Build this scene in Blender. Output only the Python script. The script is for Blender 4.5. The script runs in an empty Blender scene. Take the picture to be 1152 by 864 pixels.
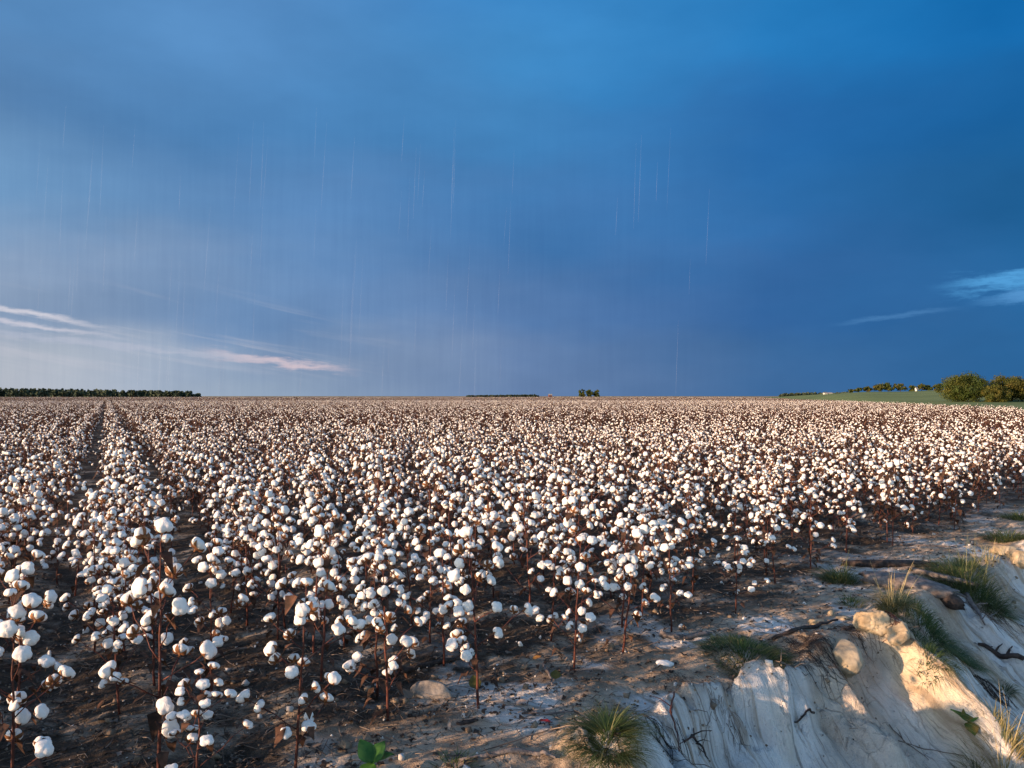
import bpy, math, random
import numpy as np
from mathutils import Vector, Matrix, Euler, noise as mnoise

# ------------------------------------------------------------------ camera
SC = bpy.context.scene
COL = SC.collection
R = math.radians
CAM_H = 1.6
PITCH = 0.855
F = 904.0                                   # focal length in pixels of a 1152 px wide picture
cam_d = bpy.data.cameras.new('camera')
cam_d.sensor_width = 36.0
cam_d.lens = F / 1152 * 36.0
cam_d.clip_start = 0.05
cam_d.clip_end = 9000
cam = bpy.data.objects.new('camera', cam_d)
cam.location = (0, 0, CAM_H)
cam.rotation_euler = (R(90 + PITCH), 0, 0)
COL.objects.link(cam)
SC.camera = cam

# ------------------------------------------------------------------ light
SUN_AZ, SUN_EL = -120.0, 10.0                # azimuth clockwise from the view direction (+Y)
SUN_STRENGTH = 4.3
EXPOSURE = 1.15
SKY_STRENGTH = 0.15
BACK_GAIN = 1.0
SC.view_settings.view_transform = 'Standard'
SC.view_settings.look = 'None'
SC.view_settings.exposure = EXPOSURE
SC.view_settings.gamma = 1.0
SC.view_settings.use_curve_mapping = False
SC.cycles.max_bounces = 6
SC.cycles.diffuse_bounces = 3
SC.cycles.glossy_bounces = 2
SC.cycles.transparent_max_bounces = 8
sun_d = bpy.data.lights.new('sun', 'SUN')
sun_d.energy = SUN_STRENGTH
sun_d.angle = R(0.5)
sun_d.color = (1.0, 0.64, 0.39)
sun = bpy.data.objects.new('sun', sun_d)
to_sun = Vector((math.sin(R(SUN_AZ)) * math.cos(R(SUN_EL)), math.cos(R(SUN_AZ)) * math.cos(R(SUN_EL)), math.sin(R(SUN_EL))))
sun.rotation_euler = to_sun.to_track_quat('Z', 'Y').to_euler()
sun.location = (-20, -8, 12)
COL.objects.link(sun)


class NT:
    """tiny helper for node trees"""
    def __init__(self, tree):
        self.t = tree
        self.n = tree.nodes
        self.n.clear()

    def new(self, typ, ins=None, **kw):
        nd = self.n.new(typ)
        for k, v in kw.items():
            setattr(nd, k, v)
        for k, v in (ins or {}).items():
            self.set(nd, k, v)
        return nd

    def set(self, nd, k, v):
        s = nd.inputs[k]
        if isinstance(v, bpy.types.NodeSocket):
            self.t.links.new(v, s)
        elif isinstance(v, bpy.types.Node):
            self.t.links.new(v.outputs[0], s)
        else:
            s.default_value = v

    def math(self, op, a, b=0.0, c=0.0, clamp=False):
        nd = self.new('ShaderNodeMath', operation=op, use_clamp=clamp)
        for i, v in enumerate((a, b, c)):
            self.set(nd, i, v)
        return nd.outputs[0]

    def maprange(self, v, a, b, c=0.0, d=1.0, smooth=True):
        nd = self.new('ShaderNodeMapRange', interpolation_type='SMOOTHSTEP' if smooth else 'LINEAR')
        for k, x in zip(('Value', 'From Min', 'From Max', 'To Min', 'To Max'), (v, a, b, c, d)):
            self.set(nd, k, x)
        return nd.outputs[0]

    def mix(self, f, a, b, blend='MIX'):
        nd = self.new('ShaderNodeMix', data_type='RGBA', blend_type=blend)
        self.set(nd, 0, f)
        self.set(nd, 6, a if not isinstance(a, tuple) else (*a[:3], 1))
        self.set(nd, 7, b if not isinstance(b, tuple) else (*b[:3], 1))
        return nd.outputs[2]

    def ramp(self, f, stops, interp='LINEAR'):
        nd = self.new('ShaderNodeValToRGB')
        cr = nd.color_ramp
        cr.interpolation = interp
        while len(cr.elements) > 1:
            cr.elements.remove(cr.elements[0])
        cr.elements[0].position = stops[0][0]
        cr.elements[0].color = (*stops[0][1], 1)
        for p, c in stops[1:]:
            e = cr.elements.new(p)
            e.color = (*c, 1)
        self.set(nd, 0, f)
        return nd.outputs[0]

    def noise(self, vec, scale, detail=3, rough=0.55, dist=0.0, **kw):
        nd = self.new('ShaderNodeTexNoise', {'Scale': scale, 'Detail': detail, 'Roughness': rough, 'Distortion': dist}, **kw)
        if vec is not None:
            self.set(nd, 'Vector', vec)
        return nd.outputs['Fac']

    def xyz(self, x, y, z):
        nd = self.new('ShaderNodeCombineXYZ')
        self.set(nd, 0, x); self.set(nd, 1, y); self.set(nd, 2, z)
        return nd.outputs[0]


def lin(c):
    return tuple(((v / 255) / 12.92 if v / 255 <= 0.04045 else ((v / 255 + 0.055) / 1.055) ** 2.4) for v in c)


world = bpy.data.worlds.new('World')
SC.world = world
world.use_nodes = True
W = NT(world.node_tree)
tc = W.new('ShaderNodeTexCoord')
sep = W.new('ShaderNodeSeparateXYZ', {0: tc.outputs['Generated']})
sx, sy, sz = sep.outputs
el = W.math('MULTIPLY', W.math('ARCSINE', sz), 57.29578)           # degrees
az = W.math('MULTIPLY', W.math('ARCTAN2', sx, sy), 57.29578)       # degrees, 0 ahead, + to the right
# soft wobble so that the cloud bands are uneven
wob = W.noise(W.xyz(W.math('MULTIPLY', az, 0.05), W.math('MULTIPLY', el, 0.14), 0.0), 1.0, 4, 0.5)
wobc = W.math('SUBTRACT', wob, 0.5)
el2 = W.math('ADD', W.math('ADD', el, W.math('MULTIPLY', wobc, 9.0)), W.math('MULTIPLY', az, 0.01))
azf = W.math('DIVIDE', W.math('ADD', W.math('ADD', az, W.math('MULTIPLY', wobc, 10.0)), 60.0), 120.0)
def P(a): return (a + 60.0) / 120.0
AZS = (-32.5, -17.7, 0.0, 17.7, 32.5)
ROWS = [
    (0.0,  [(187, 186, 201), (158, 170, 196), (108, 131, 175), (66, 106, 158), (52, 104, 160)]),
    (2.6,  [(188, 188, 203), (154, 167, 196), (106, 130, 175), (63, 106, 160), (50, 104, 160)]),
    (6.0,  [(152, 166, 197), (116, 145, 190), (92, 124, 175), (58, 104, 164), (44, 104, 163)]),
    (12.5, [(112, 149, 194), (98, 138, 190), (74, 122, 180), (47, 106, 169), (35, 98, 155)]),
    (18.5, [(92, 132, 182), (84, 134, 190), (73, 136, 197), (44, 108, 175), (28, 98, 162)]),
    (23.0, [(90, 135, 188), (90, 141, 199), (70, 139, 202), (44, 126, 196), (24, 106, 176)]),
    (28.0, [(90, 138, 192), (94, 144, 204), (64, 134, 200), (38, 122, 190), (17, 108, 179)]),
]
cols = [W.ramp(azf, [(P(a), lin(c)) for a, c in zip(AZS, row)]) for _, row in ROWS]
cur = cols[0]
for i in range(1, len(ROWS)):
    cur = W.mix(W.maprange(el2, ROWS[i - 1][0], ROWS[i][0]), cur, cols[i])
# broad soft billows
bil = W.noise(W.xyz(W.math('MULTIPLY', az, 0.045), W.math('MULTIPLY', el, 0.10), 3.0), 1.3, 5, 0.55)
cur = W.mix(1.0, cur, W.ramp(bil, [(0.28, (0.84, 0.87, 0.89)), (0.72, (1.15, 1.13, 1.11))]), 'MULTIPLY')
cur = W.mix(1.0, cur, (0.90, 0.985, 0.955), 'MULTIPLY')
# thin bright streaks low on the left
str_el = W.math('ADD', el, W.math('MULTIPLY', az, 0.19))
st = W.noise(W.xyz(W.math('MULTIPLY', az, 0.07), W.math('MULTIPLY', str_el, 1.15), 7.3), 1.0, 5, 0.6, 0.4)
stm = W.maprange(st, 0.50, 0.74)
wl = W.math('MULTIPLY', W.maprange(az, -5.0, -20.0), W.math('MULTIPLY', W.maprange(el, 8.0, 4.5), W.maprange(el, 0.3, 3.0)))
cur = W.mix(W.math('MULTIPLY', W.math('MULTIPLY', stm, wl), 0.40), cur, lin((198, 198, 210)))
def streak(c0, az0, az1, e0, slope, wid, thick, colr, amt, cur, seed):
    e_line = W.math('ADD', W.math('MULTIPLY', W.math('SUBTRACT', az, c0), slope), e0)
    nn = W.math('MULTIPLY', W.math('SUBTRACT', W.noise(W.xyz(W.math('MULTIPLY', az, 0.35), W.math('MULTIPLY', el, 1.6), seed), 1.0, 5, 0.65), 0.5), thick * 5.0)
    dd = W.math('ABSOLUTE', W.math('SUBTRACT', W.math('ADD', el, nn), e_line))
    m = W.maprange(dd, thick * 1.5, 0.0)
    m = W.math('MULTIPLY', m, W.maprange(W.math('ABSOLUTE', W.math('SUBTRACT', az, c0)), wid, wid * 0.25))
    return W.mix(W.math('MULTIPLY', m, amt), cur, lin(colr))
cur = streak(-16.2, 0, 0, 2.35, -0.12, 6.0, 0.34, (214, 196, 204), 0.85, cur, 1.0)
cur = streak(-33.0, 0, 0, 5.4, -0.16, 8.0, 0.18, (214, 212, 222), 0.85, cur, 5.0)
cur = streak(-33.0, 0, 0, 4.6, -0.13, 8.5, 0.18, (208, 206, 218), 0.8, cur, 9.0)
cur = streak(-26.0, 0, 0, 3.2, -0.09, 14.0, 0.22, (182, 188, 206), 0.6, cur, 12.0)
cur = streak(32.5, 0, 0, 7.0, 0.05, 5.5, 0.55, (84, 160, 218), 0.95, cur, 15.0)
cur = streak(34.5, 0, 0, 6.2, 0.10, 5.5, 0.35, (92, 156, 214), 0.8, cur, 18.0)
cur = streak(25.5, 0, 0, 5.1, 0.10, 4.5, 0.16, (78, 132, 186), 0.6, cur, 21.0)
# rain shafts: fine vertical bands
sh = W.noise(W.xyz(W.math('MULTIPLY', az, 2.2), W.math('MULTIPLY', el, 0.10), 11.0), 1.0, 4, 0.7)
shw = W.math('MULTIPLY', W.maprange(az, 30.0, -5.0), W.maprange(el, 24.0, 8.0))
cur = W.mix(shw, cur, W.mix(1.0, cur, W.ramp(sh, [(0.35, (0.965, 0.97, 0.98)), (0.65, (1.035, 1.03, 1.02))]), 'MULTIPLY'))
storm = W.new('ShaderNodeBackground', {'Color': cur, 'Strength': 2 ** -EXPOSURE})
sky = W.new('ShaderNodeTexSky', sky_type='NISHITA', sun_disc=False)
sky.sun_elevation = R(SUN_EL)
sky.sun_rotation = R(SUN_AZ % 360)
sky.altitude = 100
sky.air_density = 1.0
sky.dust_density = 1.2
sky.ozone_density = 2.5
clear = W.new('ShaderNodeBackground', {'Color': sky.outputs[0], 'Strength': SKY_STRENGTH})
dotf = W.new('ShaderNodeVectorMath', {0: tc.outputs['Generated'], 1: (0.0, 0.93, 0.36)}, operation='DOT_PRODUCT').outputs['Value']
mx = W.new('ShaderNodeMixShader', {0: W.maprange(dotf, 0.42, 0.76), 1: clear.outputs[0], 2: storm.outputs[0]})
W.new('ShaderNodeOutputWorld', {0: mx.outputs[0]})

# ------------------------------------------------------------------ helpers
rng = np.random.default_rng(11)
random.seed(11)


def tag(o, label=None, cat=None, group=None, kind=None):
    if label: o['label'] = label
    if cat: o['category'] = cat
    if group: o['group'] = group
    if kind: o['kind'] = kind
    return o


class MB:
    """collects vertices and faces (numpy blocks) for ONE mesh"""
    def __init__(self):
        self.v, self.f, self.m, self.n = [], [], [], 0
        self.c = []                         # optional per-vertex tone

    def add(self, verts, faces, mat=0, tone=0.5):
        verts = np.asarray(verts, float).reshape(-1, 3)
        self.v.append(verts)
        for fc in faces:
            self.f.append([int(i) + self.n for i in fc])
        if isinstance(mat, int):
            self.m.extend([mat] * len(faces))
        else:
            self.m.extend([int(x) for x in mat])
        self.c.append(np.full(len(verts), tone) if np.isscalar(tone) else np.asarray(tone, float))
        self.n += len(verts)
        return self

    def addmb(self, o, M=None, matmap=None):
        v = np.concatenate(o.v)
        if M is not None:
            A = np.array(M)
            v = v @ A[:3, :3].T + A[:3, 3]
        self.v.append(v)
        self.f.extend([[i + self.n for i in fc] for fc in o.f])
        self.m.extend(o.m if matmap is None else [matmap[x] for x in o.m])
        self.c.append(np.concatenate(o.c))
        self.n += len(v)

    def mesh(self, name, mats, smooth=True):
        me = bpy.data.meshes.new(name)
        v = np.concatenate(self.v)
        lens = np.fromiter((len(f) for f in self.f), int, len(self.f))
        flat = np.fromiter((i for f in self.f for i in f), int, int(lens.sum()))
        me.vertices.add(len(v)); me.vertices.foreach_set('co', v.astype(np.float32).ravel())
        me.loops.add(len(flat)); me.loops.foreach_set('vertex_index', flat.astype(np.int32))
        me.polygons.add(len(lens))
        st = np.concatenate([[0], np.cumsum(lens)[:-1]])
        me.polygons.foreach_set('loop_start', st.astype(np.int32))
        me.polygons.foreach_set('material_index', np.array(self.m, np.int32))
        me.polygons.foreach_set('use_smooth', np.full(len(lens), smooth))
        for m in mats: me.materials.append(m)
        at = me.attributes.new('tone', 'FLOAT', 'POINT')
        at.data.foreach_set('value', np.concatenate(self.c).astype(np.float32))
        me.update(calc_edges=True)
        me.validate()
        return me

    def build(self, name, mats, parent=None, smooth=True):
        if not isinstance(mats, (list, tuple)): mats = [mats]
        o = bpy.data.objects.new(name, self.mesh(name, mats, smooth))
        COL.objects.link(o)
        if parent: o.parent = parent
        return o


def empty(name, loc, rz=0.0):
    o = bpy.data.objects.new(name, None)
    o.empty_display_size = 0.1
    o.location = loc
    o.rotation_euler = (0, 0, rz)
    COL.objects.link(o)
    return o


def tube(mb, pts, rads, sides=6, mat=0, tone=0.5, cap=True):
    pts = [Vector(p) for p in pts]
    n = len(pts)
    vs, fs = [], []
    prev = None
    for i, p in enumerate(pts):
        d = (pts[min(i + 1, n - 1)] - pts[max(i - 1, 0)]).normalized()
        if prev is None:
            a = d.orthogonal().normalized()
        else:
            a = (prev - d * prev.dot(d)).normalized()
        prev = a
        b = d.cross(a)
        for k in range(sides):
            t = 2 * math.pi * k / sides
            vs.append(p + (a * math.cos(t) + b * math.sin(t)) * rads[i])
    for i in range(n - 1):
        for k in range(sides):
            k2 = (k + 1) % sides
            fs.append((i * sides + k, i * sides + k2, (i + 1) * sides + k2, (i + 1) * sides + k))
    if cap:
        fs.append(tuple(range(sides))[::-1])
        fs.append(tuple((n - 1) * sides + k for k in range(sides)))
    mb.add([tuple(v) for v in vs], fs, mat, tone)


# numpy value noise ------------------------------------------------
def _hash(ix, iy, seed):
    h = (ix.astype(np.int64) * 374761393 + iy.astype(np.int64) * 668265263 + seed * 974711) & 0xffffffff
    h = ((h ^ (h >> 13)) * 1274126177) & 0xffffffff
    return ((h ^ (h >> 16)) & 0xffff) / 65535.0 * 2 - 1


def vn(x, y, seed=0):
    x = np.asarray(x, float); y = np.asarray(y, float)
    ix = np.floor(x); iy = np.floor(y)
    fx = x - ix; fy = y - iy
    fx = fx * fx * (3 - 2 * fx); fy = fy * fy * (3 - 2 * fy)
    a = _hash(ix, iy, seed); b = _hash(ix + 1, iy, seed)
    c = _hash(ix, iy + 1, seed); d = _hash(ix + 1, iy + 1, seed)
    return (a * (1 - fx) + b * fx) * (1 - fy) + (c * (1 - fx) + d * fx) * fy


def fbm(x, y, seed=0, octs=4, gain=0.5):
    s = 0; a = 1; t = 0
    for o in range(octs):
        s = s + a * vn(x * 2 ** o + 17.3 * o, y * 2 ** o - 9.1 * o, seed + o)
        t += a; a *= gain
    return s / t


def sstep(a, b, x):
    t = np.clip((x - a) / (b - a), 0, 1)
    return t * t * (3 - 2 * t)


# ------------------------------------------------------------------ terrain shape
# lip of the washed-out chalk bank; the gully lies on its right-hand (south-east) side
LIP = [(1.3, -14), (1.25, -4), (1.15, 0), (1.0, 1.6), (0.66, 2.7), (0.50, 3.4), (0.58, 4.0), (0.9, 4.42), (1.6, 4.85),
       (2.15, 5.35), (2.75, 5.85), (3.35, 6.55), (3.97, 7.05), (5.0, 8.1), (5.9, 8.95), (8.5, 11.3), (14, 16), (30, 27), (60, 44)]


def catmull(P_, n=24):
    out = []
    P_ = [np.array(p, float) for p in P_]
    Q = [2 * P_[0] - P_[1]] + P_ + [2 * P_[-1] - P_[-2]]
    for i in range(1, len(Q) - 2):
        for k in range(n):
            t = k / n
            out.append(0.5 * (2 * Q[i] + (Q[i + 1] - Q[i - 1]) * t + (2 * Q[i - 1] - 5 * Q[i] + 4 * Q[i + 1] - Q[i + 2]) * t * t
                              + (3 * Q[i] - Q[i - 1] - 3 * Q[i + 1] + Q[i + 2]) * t ** 3))
    out.append(P_[-1])
    return np.array(out)


LC = catmull(LIP)
LS = np.concatenate([[0], np.cumsum(np.hypot(*(LC[1:] - LC[:-1]).T))])
LT = np.gradient(LC, axis=0)
LT /= np.linalg.norm(LT, axis=1)[:, None]


def lip_sd(x, y):
    """signed distance to the lip (+ on the gully side) and arc length of the nearest lip point"""
    x = np.asarray(x, float).ravel(); y = np.asarray(y, float).ravel()
    D = np.empty(len(x)); S = np.empty(len(x))
    for i in range(0, len(x), 20000):
        xx = x[i:i + 20000, None]; yy = y[i:i + 20000, None]
        q = (xx - LC[None, :, 0]) ** 2 + (yy - LC[None, :, 1]) ** 2
        j = q.argmin(1)
        dx = xx[:, 0] - LC[j, 0]; dy = yy[:, 0] - LC[j, 1]
        t = dx * LT[j, 0] + dy * LT[j, 1]
        cr = dx * LT[j, 1] - dy * LT[j, 0]
        D[i:i + 20000] = np.sign(cr) * np.sqrt(dx * dx + dy * dy)
        S[i:i + 20000] = LS[j] + t
    return D, S


BLOCKS = [(1.12, 4.42, .20, .10, .075, .5), (1.50, 4.62, .14, .14, .13, .8), (1.32, 4.28, .13, .10, .06, .2), (0.86, 4.18, .16, .09, .06, .9),
          (0.95, 3.85, .14, .10, .07, .3), (1.75, 4.72, .10, .16, .06, -.7), (2.72, 5.55, .12, .22, .07, .75), (0.42, 3.62, .20, .12, .04, .1),
          (0.25, 3.50, .12, .10, .035, .6), (3.0, 5.0, .10, .25, .08, .8), (2.0, 4.6, .08, .2, .06, .8)]
_, _q = lip_sd([2.5, 1.98], [5.55, 5.1])
S_RIB, S_RIB2 = float(_q[0]), float(_q[1])


def ridged(x, y, seed, octs=3):
    s = 0; a = 1; t = 0
    for o in range(octs):
        s = s + a * (1 - np.abs(vn(x * 2 ** o, y * 2 ** o, seed + o)))
        t += a; a *= 0.5
    return s / t


def terrain(x, y):
    shp = np.shape(x)
    x = np.asarray(x, float).ravel(); y = np.asarray(y, float).ravel()
    d, s = lip_sd(x, y)
    near = np.exp(-((x - 1) ** 2 + (y - 5) ** 2) / 18 ** 2)
    base = near * (0.035 * fbm(x * 0.9, y * 0.9, 3, 4) + 0.026 * fbm(x * 5, y * 5, 8, 3) + 0.009 * fbm(x * 22, y * 22, 21, 2))
    # wavy lip
    dl = d + 0.16 * fbm(s * 1.1, s * 0 + 2.0, 31, 3) + 0.03 * fbm(x * 7, y * 7, 33, 2)
    k = sstep(-0.10, 0.5, dl)
    dd = np.maximum(dl, 0)
    prof = -(0.72 * dd + 0.10 * (1 - np.exp(-dd * 5)))
    # big ribs running down the fall line, plus fine flutes that bend a little
    sw = s + 0.22 * dd + 0.10 * fbm(dd * 1.4, s * 0.7, 41, 2)
    rib = ridged(sw * 0.85 + 0.3, dd * 0.22, 45, 2) - 0.62
    flute = ridged(sw * 3.4, dd * 0.35, 51, 3) - 0.6
    fine = ridged(sw * 15, dd * 0.9, 61, 2) - 0.6
    g = sstep(0.0, 0.5, dl) * 1.0
    rel = g * (0.46 * rib + 0.13 * flute + 0.014 * fine) + g * 0.02 * fbm(x * 5, y * 5, 71, 3)
    rib2 = 0.30 * np.exp(-((sw - S_RIB) / 0.12) ** 2) * sstep(-0.05, 0.25, dl) * sstep(2.2, 0.8, dl)
    rib3 = 0.16 * np.exp(-((sw - S_RIB2) / 0.13) ** 2) * sstep(-0.05, 0.25, dl) * sstep(2.0, 0.8, dl)
    rel = rel + rib2 + rib3 + 0.10 * sstep(0.35, -0.05, np.abs(dl)) * vn(s * 2.6, s * 0 + 4, 83)
    wx = x + 0.10 * fbm(x * 3, y * 3, 121, 2); wy = y + 0.10 * fbm(x * 3 + 9, y * 3, 123, 2)
    rel = rel + g * (0.07 * (ridged(sw * 6.5 + 0.4 * wx, dd * 1.3, 125, 3) - 0.62) + 0.04 * fbm(wx * 9, wy * 9, 127, 4) - 0.05 * sstep(0.15, 0.5, fbm(sw * 2.6, dd * 1.1, 129, 3)))
    # hard ledges of chalk that stand out of the slope
    for bx, by, ra, rb, hh, rot in BLOCKS:
        cr_, sr_ = math.cos(rot), math.sin(rot)
        px_, py_ = wx - bx, wy - by
        q = np.maximum(np.abs(px_ * cr_ + py_ * sr_) / ra, np.abs(-px_ * sr_ + py_ * cr_) / rb) * (1 + 0.25 * fbm(x * 11, y * 11, 131, 2))
        rel = rel + hh * sstep(1.05, 0.78, q) * (1 + 0.5 * fbm(x * 6, y * 6, 133, 2))
    # cracked plates close to the lip
    step = 0.05 * sstep(0.02, 0.12, dl) * sstep(-0.1, 0.35, vn(s * 2.2, dd * 1.5, 81))
    z = base + prof * sstep(-0.02, 0.25, dl) + rel + step * k
    floor_ = -2.6 + 0.06 * fbm(x * 0.8, y * 0.8, 91, 3)
    z = np.where(z < floor_ + 0.4, floor_ + 0.4 * np.exp((z - floor_ - 0.4) / 0.4), z)
    # furrow ridges inside the field
    u = x * ROWN[0] + y * ROWN[1]
    z = z + near * 0.025 * np.cos((u - U0) / ROW * 2 * np.pi) * sstep(-0.9, -1.6, d)
    return z.reshape(shp)


ROWN = (0.893, 0.450)                       # across the rows
ROWD = (-0.450, 0.893)                      # along the rows
U0, ROW = 0.17, 0.82


def gz(x, y):
    return float(terrain(np.array([x]), np.array([y]))[0])


CP, SP = math.cos(R(PITCH)), math.sin(R(PITCH))


def ray(px, py):
    a = (px - 576) / F; b = -(py - 432) / F
    return Vector((a, CP - b * SP, SP + b * CP))


def at(px, py, tmax=60.0):
    """where the line of sight through a pixel of the 1152 px photograph meets the terrain"""
    r = ray(px, py)
    t = np.arange(1.2, tmax, 0.02)
    x = r.x * t; y = r.y * t; z = CAM_H + r.z * t
    h = terrain(x, y)
    k = np.argmax(z < h)
    return Vector((float(x[k]), float(y[k]), float(h[k])))


# ------------------------------------------------------------------ materials
def material(name):
    m = bpy.data.materials.new(name)
    m.use_nodes = True
    return m, NT(m.node_tree)


def finish(N, color, rough=0.8, normal=None, spec=0.3, extra=None):
    b = N.new('ShaderNodeBsdfPrincipled', {'Base Color': color if not isinstance(color, tuple) else (*color, 1), 'Roughness': rough,
                                           'Specular IOR Level': spec})
    if normal is not None: N.set(b, 'Normal', normal)
    for k, v in (extra or {}).items(): N.set(b, k, v)
    N.new('ShaderNodeOutputMaterial', {0: b.outputs[0]})
    return b


def mat_varied(name, c1, c2, scale=8, rough=0.8, bump=0.0, bscale=60, tonemix=None, spec=0.3, thin=0.0, objrand=0.0):
    m, N = material(name)
    tc = N.new('ShaderNodeTexCoord')
    geo = tc.outputs['Object']
    col = N.mix(N.maprange(N.noise(geo, scale, 4), 0.3, 0.7), c1, c2)
    if tonemix:
        at_ = N.new('ShaderNodeAttribute', attribute_name='tone')
        col = N.mix(at_.outputs['Fac'], col, tonemix)
    if objrand:
        oi = N.new('ShaderNodeObjectInfo')
        v = N.maprange(oi.outputs['Random'], 0, 1, 1 - objrand, 1 + objrand, False)
        col = N.mix(1.0, col, N.xyz(v, v, v), 'MULTIPLY')
    nrm = None
    if bump:
        nrm = N.new('ShaderNodeBump', {'Strength': bump, 'Distance': 0.01, 'Height': N.noise(geo, bscale, 4)}).outputs[0]
    b = finish(N, col, rough, nrm, spec)
    if thin:
        tr = N.new('ShaderNodeBsdfTranslucent', {'Color': col})
        ms = N.new('ShaderNodeMixShader', {0: thin, 1: b.outputs[0], 2: tr.outputs[0]})
        out = [n for n in N.n if n.type == 'OUTPUT_MATERIAL'][0]
        N.set(out, 0, ms.outputs[0])
    return m


def make_cotton():
    m, N = material('cotton_lint')
    tc = N.new('ShaderNodeTexCoord')
    n1 = N.noise(tc.outputs['Object'], 60, 5, 0.7)
    oi = N.new('ShaderNodeObjectInfo')
    col = N.mix(N.maprange(n1, 0.25, 0.75), (0.76, 0.74, 0.71), (0.90, 0.89, 0.875))
    col = N.mix(N.maprange(oi.outputs['Random'], 0.0, 1.0, 0.0, 0.5), col, (0.80, 0.79, 0.76))
    bmp = N.new('ShaderNodeBump', {'Strength': 0.55, 'Distance': 0.004, 'Height': N.noise(tc.outputs['Object'], 130, 6, 0.75)})
    b = finish(N, col, 1.0, bmp.outputs[0], 0.05)
    tr = N.new('ShaderNodeBsdfTranslucent', {'Color': col})
    ms = N.new('ShaderNodeMixShader', {0: 0.16, 1: b.outputs[0], 2: tr.outputs[0]})
    N.set([n for n in N.n if n.type == 'OUTPUT_MATERIAL'][0], 0, ms.outputs[0])
    return m


M = {}
M['cotton'] = make_cotton()
M['bur'] = mat_varied('dry_bur', (0.10, 0.042, 0.018), (0.24, 0.11, 0.048), 50, 0.75, 0.3, 300, thin=0.12, objrand=0.3)
M['stem'] = mat_varied('cotton_stem', (0.05, 0.014, 0.012), (0.12, 0.038, 0.024), 30, 0.6, 0.3, 220, objrand=0.3)
M['dryleaf'] = mat_varied('dry_leaf', (0.028, 0.018, 0.012), (0.115, 0.056, 0.036), 25, 0.85, thin=0.2, objrand=0.4)
M['litter'] = mat_varied('dead_leaf_litter', (0.022, 0.015, 0.012), (0.065, 0.044, 0.032), 6, 0.9, tonemix=(0.24, 0.19, 0.15))
M['twig'] = mat_varied('dead_twig', (0.06, 0.045, 0.036), (0.24, 0.19, 0.155), 5, 0.85, 0.4, 90)
M['greywood'] = mat_varied('weathered_wood', (0.085, 0.072, 0.07), (0.20, 0.175, 0.165), 22, 0.85, 0.8, 70)
M['darkwood'] = mat_varied('dark_wood', (0.018, 0.013, 0.012), (0.07, 0.052, 0.045), 22, 0.85, 0.8, 70)
M['grass'] = mat_varied('grass_blades', (0.022, 0.052, 0.012), (0.065, 0.110, 0.028), 12, 0.6, tonemix=(0.22, 0.21, 0.085), thin=0.3)
M['strawgrass'] = mat_varied('straw_grass', (0.10, 0.12, 0.035), (0.30, 0.25, 0.10), 12, 0.65, tonemix=(0.50, 0.40, 0.20), thin=0.3)
M['weed'] = mat_varied('green_weed_leaf', (0.035, 0.11, 0.02), (0.075, 0.19, 0.035), 16, 0.45, thin=0.3)
M['weedred'] = mat_varied('turning_weed_leaf', (0.05, 0.10, 0.02), (0.20, 0.13, 0.03), 20, 0.5, thin=0.3)
M['redleaf'] = mat_varied('red_leaf', (0.33, 0.01, 0.012), (0.5, 0.03, 0.02), 60, 0.6)
M['bark'] = mat_varied('bark', (0.05, 0.038, 0.028), (0.12, 0.09, 0.07), 3, 0.9, 0.6, 12)
M['crown'] = mat_varied('foliage', (0.018, 0.040, 0.008), (0.050, 0.078, 0.012), 0.7, 0.7, tonemix=(0.09, 0.09, 0.014), thin=0.25)
M['crown2'] = mat_varied('autumn_foliage', (0.026, 0.048, 0.008), (0.070, 0.085, 0.012), 0.7, 0.7, tonemix=(0.11, 0.085, 0.014), thin=0.25)
M['farwood'] = mat_varied('far_foliage', (0.03, 0.048, 0.030), (0.05, 0.07, 0.045), 0.2, 0.9)
M['rock'] = mat_varied('sandstone', (0.27, 0.20, 0.12), (0.44, 0.37, 0.26), 7, 0.9, 0.9, 22)
M['chalkrock'] = mat_varied('chalk_stone', (0.40, 0.36, 0.32), (0.60, 0.58, 0.55), 9, 0.9, 0.9, 26)
M['greyrock'] = mat_varied('grey_stone', (0.17, 0.15, 0.13), (0.30, 0.27, 0.24), 9, 0.9, 0.9, 26)
M['dullrock'] = mat_varied('dull_sandstone', (0.24, 0.20, 0.14), (0.36, 0.31, 0.23), 7, 0.9, 1.0, 22)
M['clod'] = mat_varied('earth_clod', (0.12, 0.085, 0.06), (0.27, 0.21, 0.15), 9, 0.95, 0.9, 40)
M['black'] = mat_varied('black_crust', (0.012, 0.012, 0.016), (0.05, 0.045, 0.05), 30, 0.8, 1.0, 60)
M['redbarn'] = mat_varied('weathered_red_boards', (0.09, 0.03, 0.025), (0.13, 0.045, 0.035), 1, 0.8)
M['whitewall'] = mat_varied('pale_wall', (0.55, 0.52, 0.46), (0.68, 0.65, 0.6), 0.5, 0.8)
M['tinroof'] = mat_varied('tin_roof', (0.2, 0.2, 0.2), (0.32, 0.3, 0.28), 0.5, 0.5)
M['darkopening'] = mat_varied('dark_opening', (0.02, 0.018, 0.016), (0.03, 0.028, 0.025), 1, 0.8)


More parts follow.
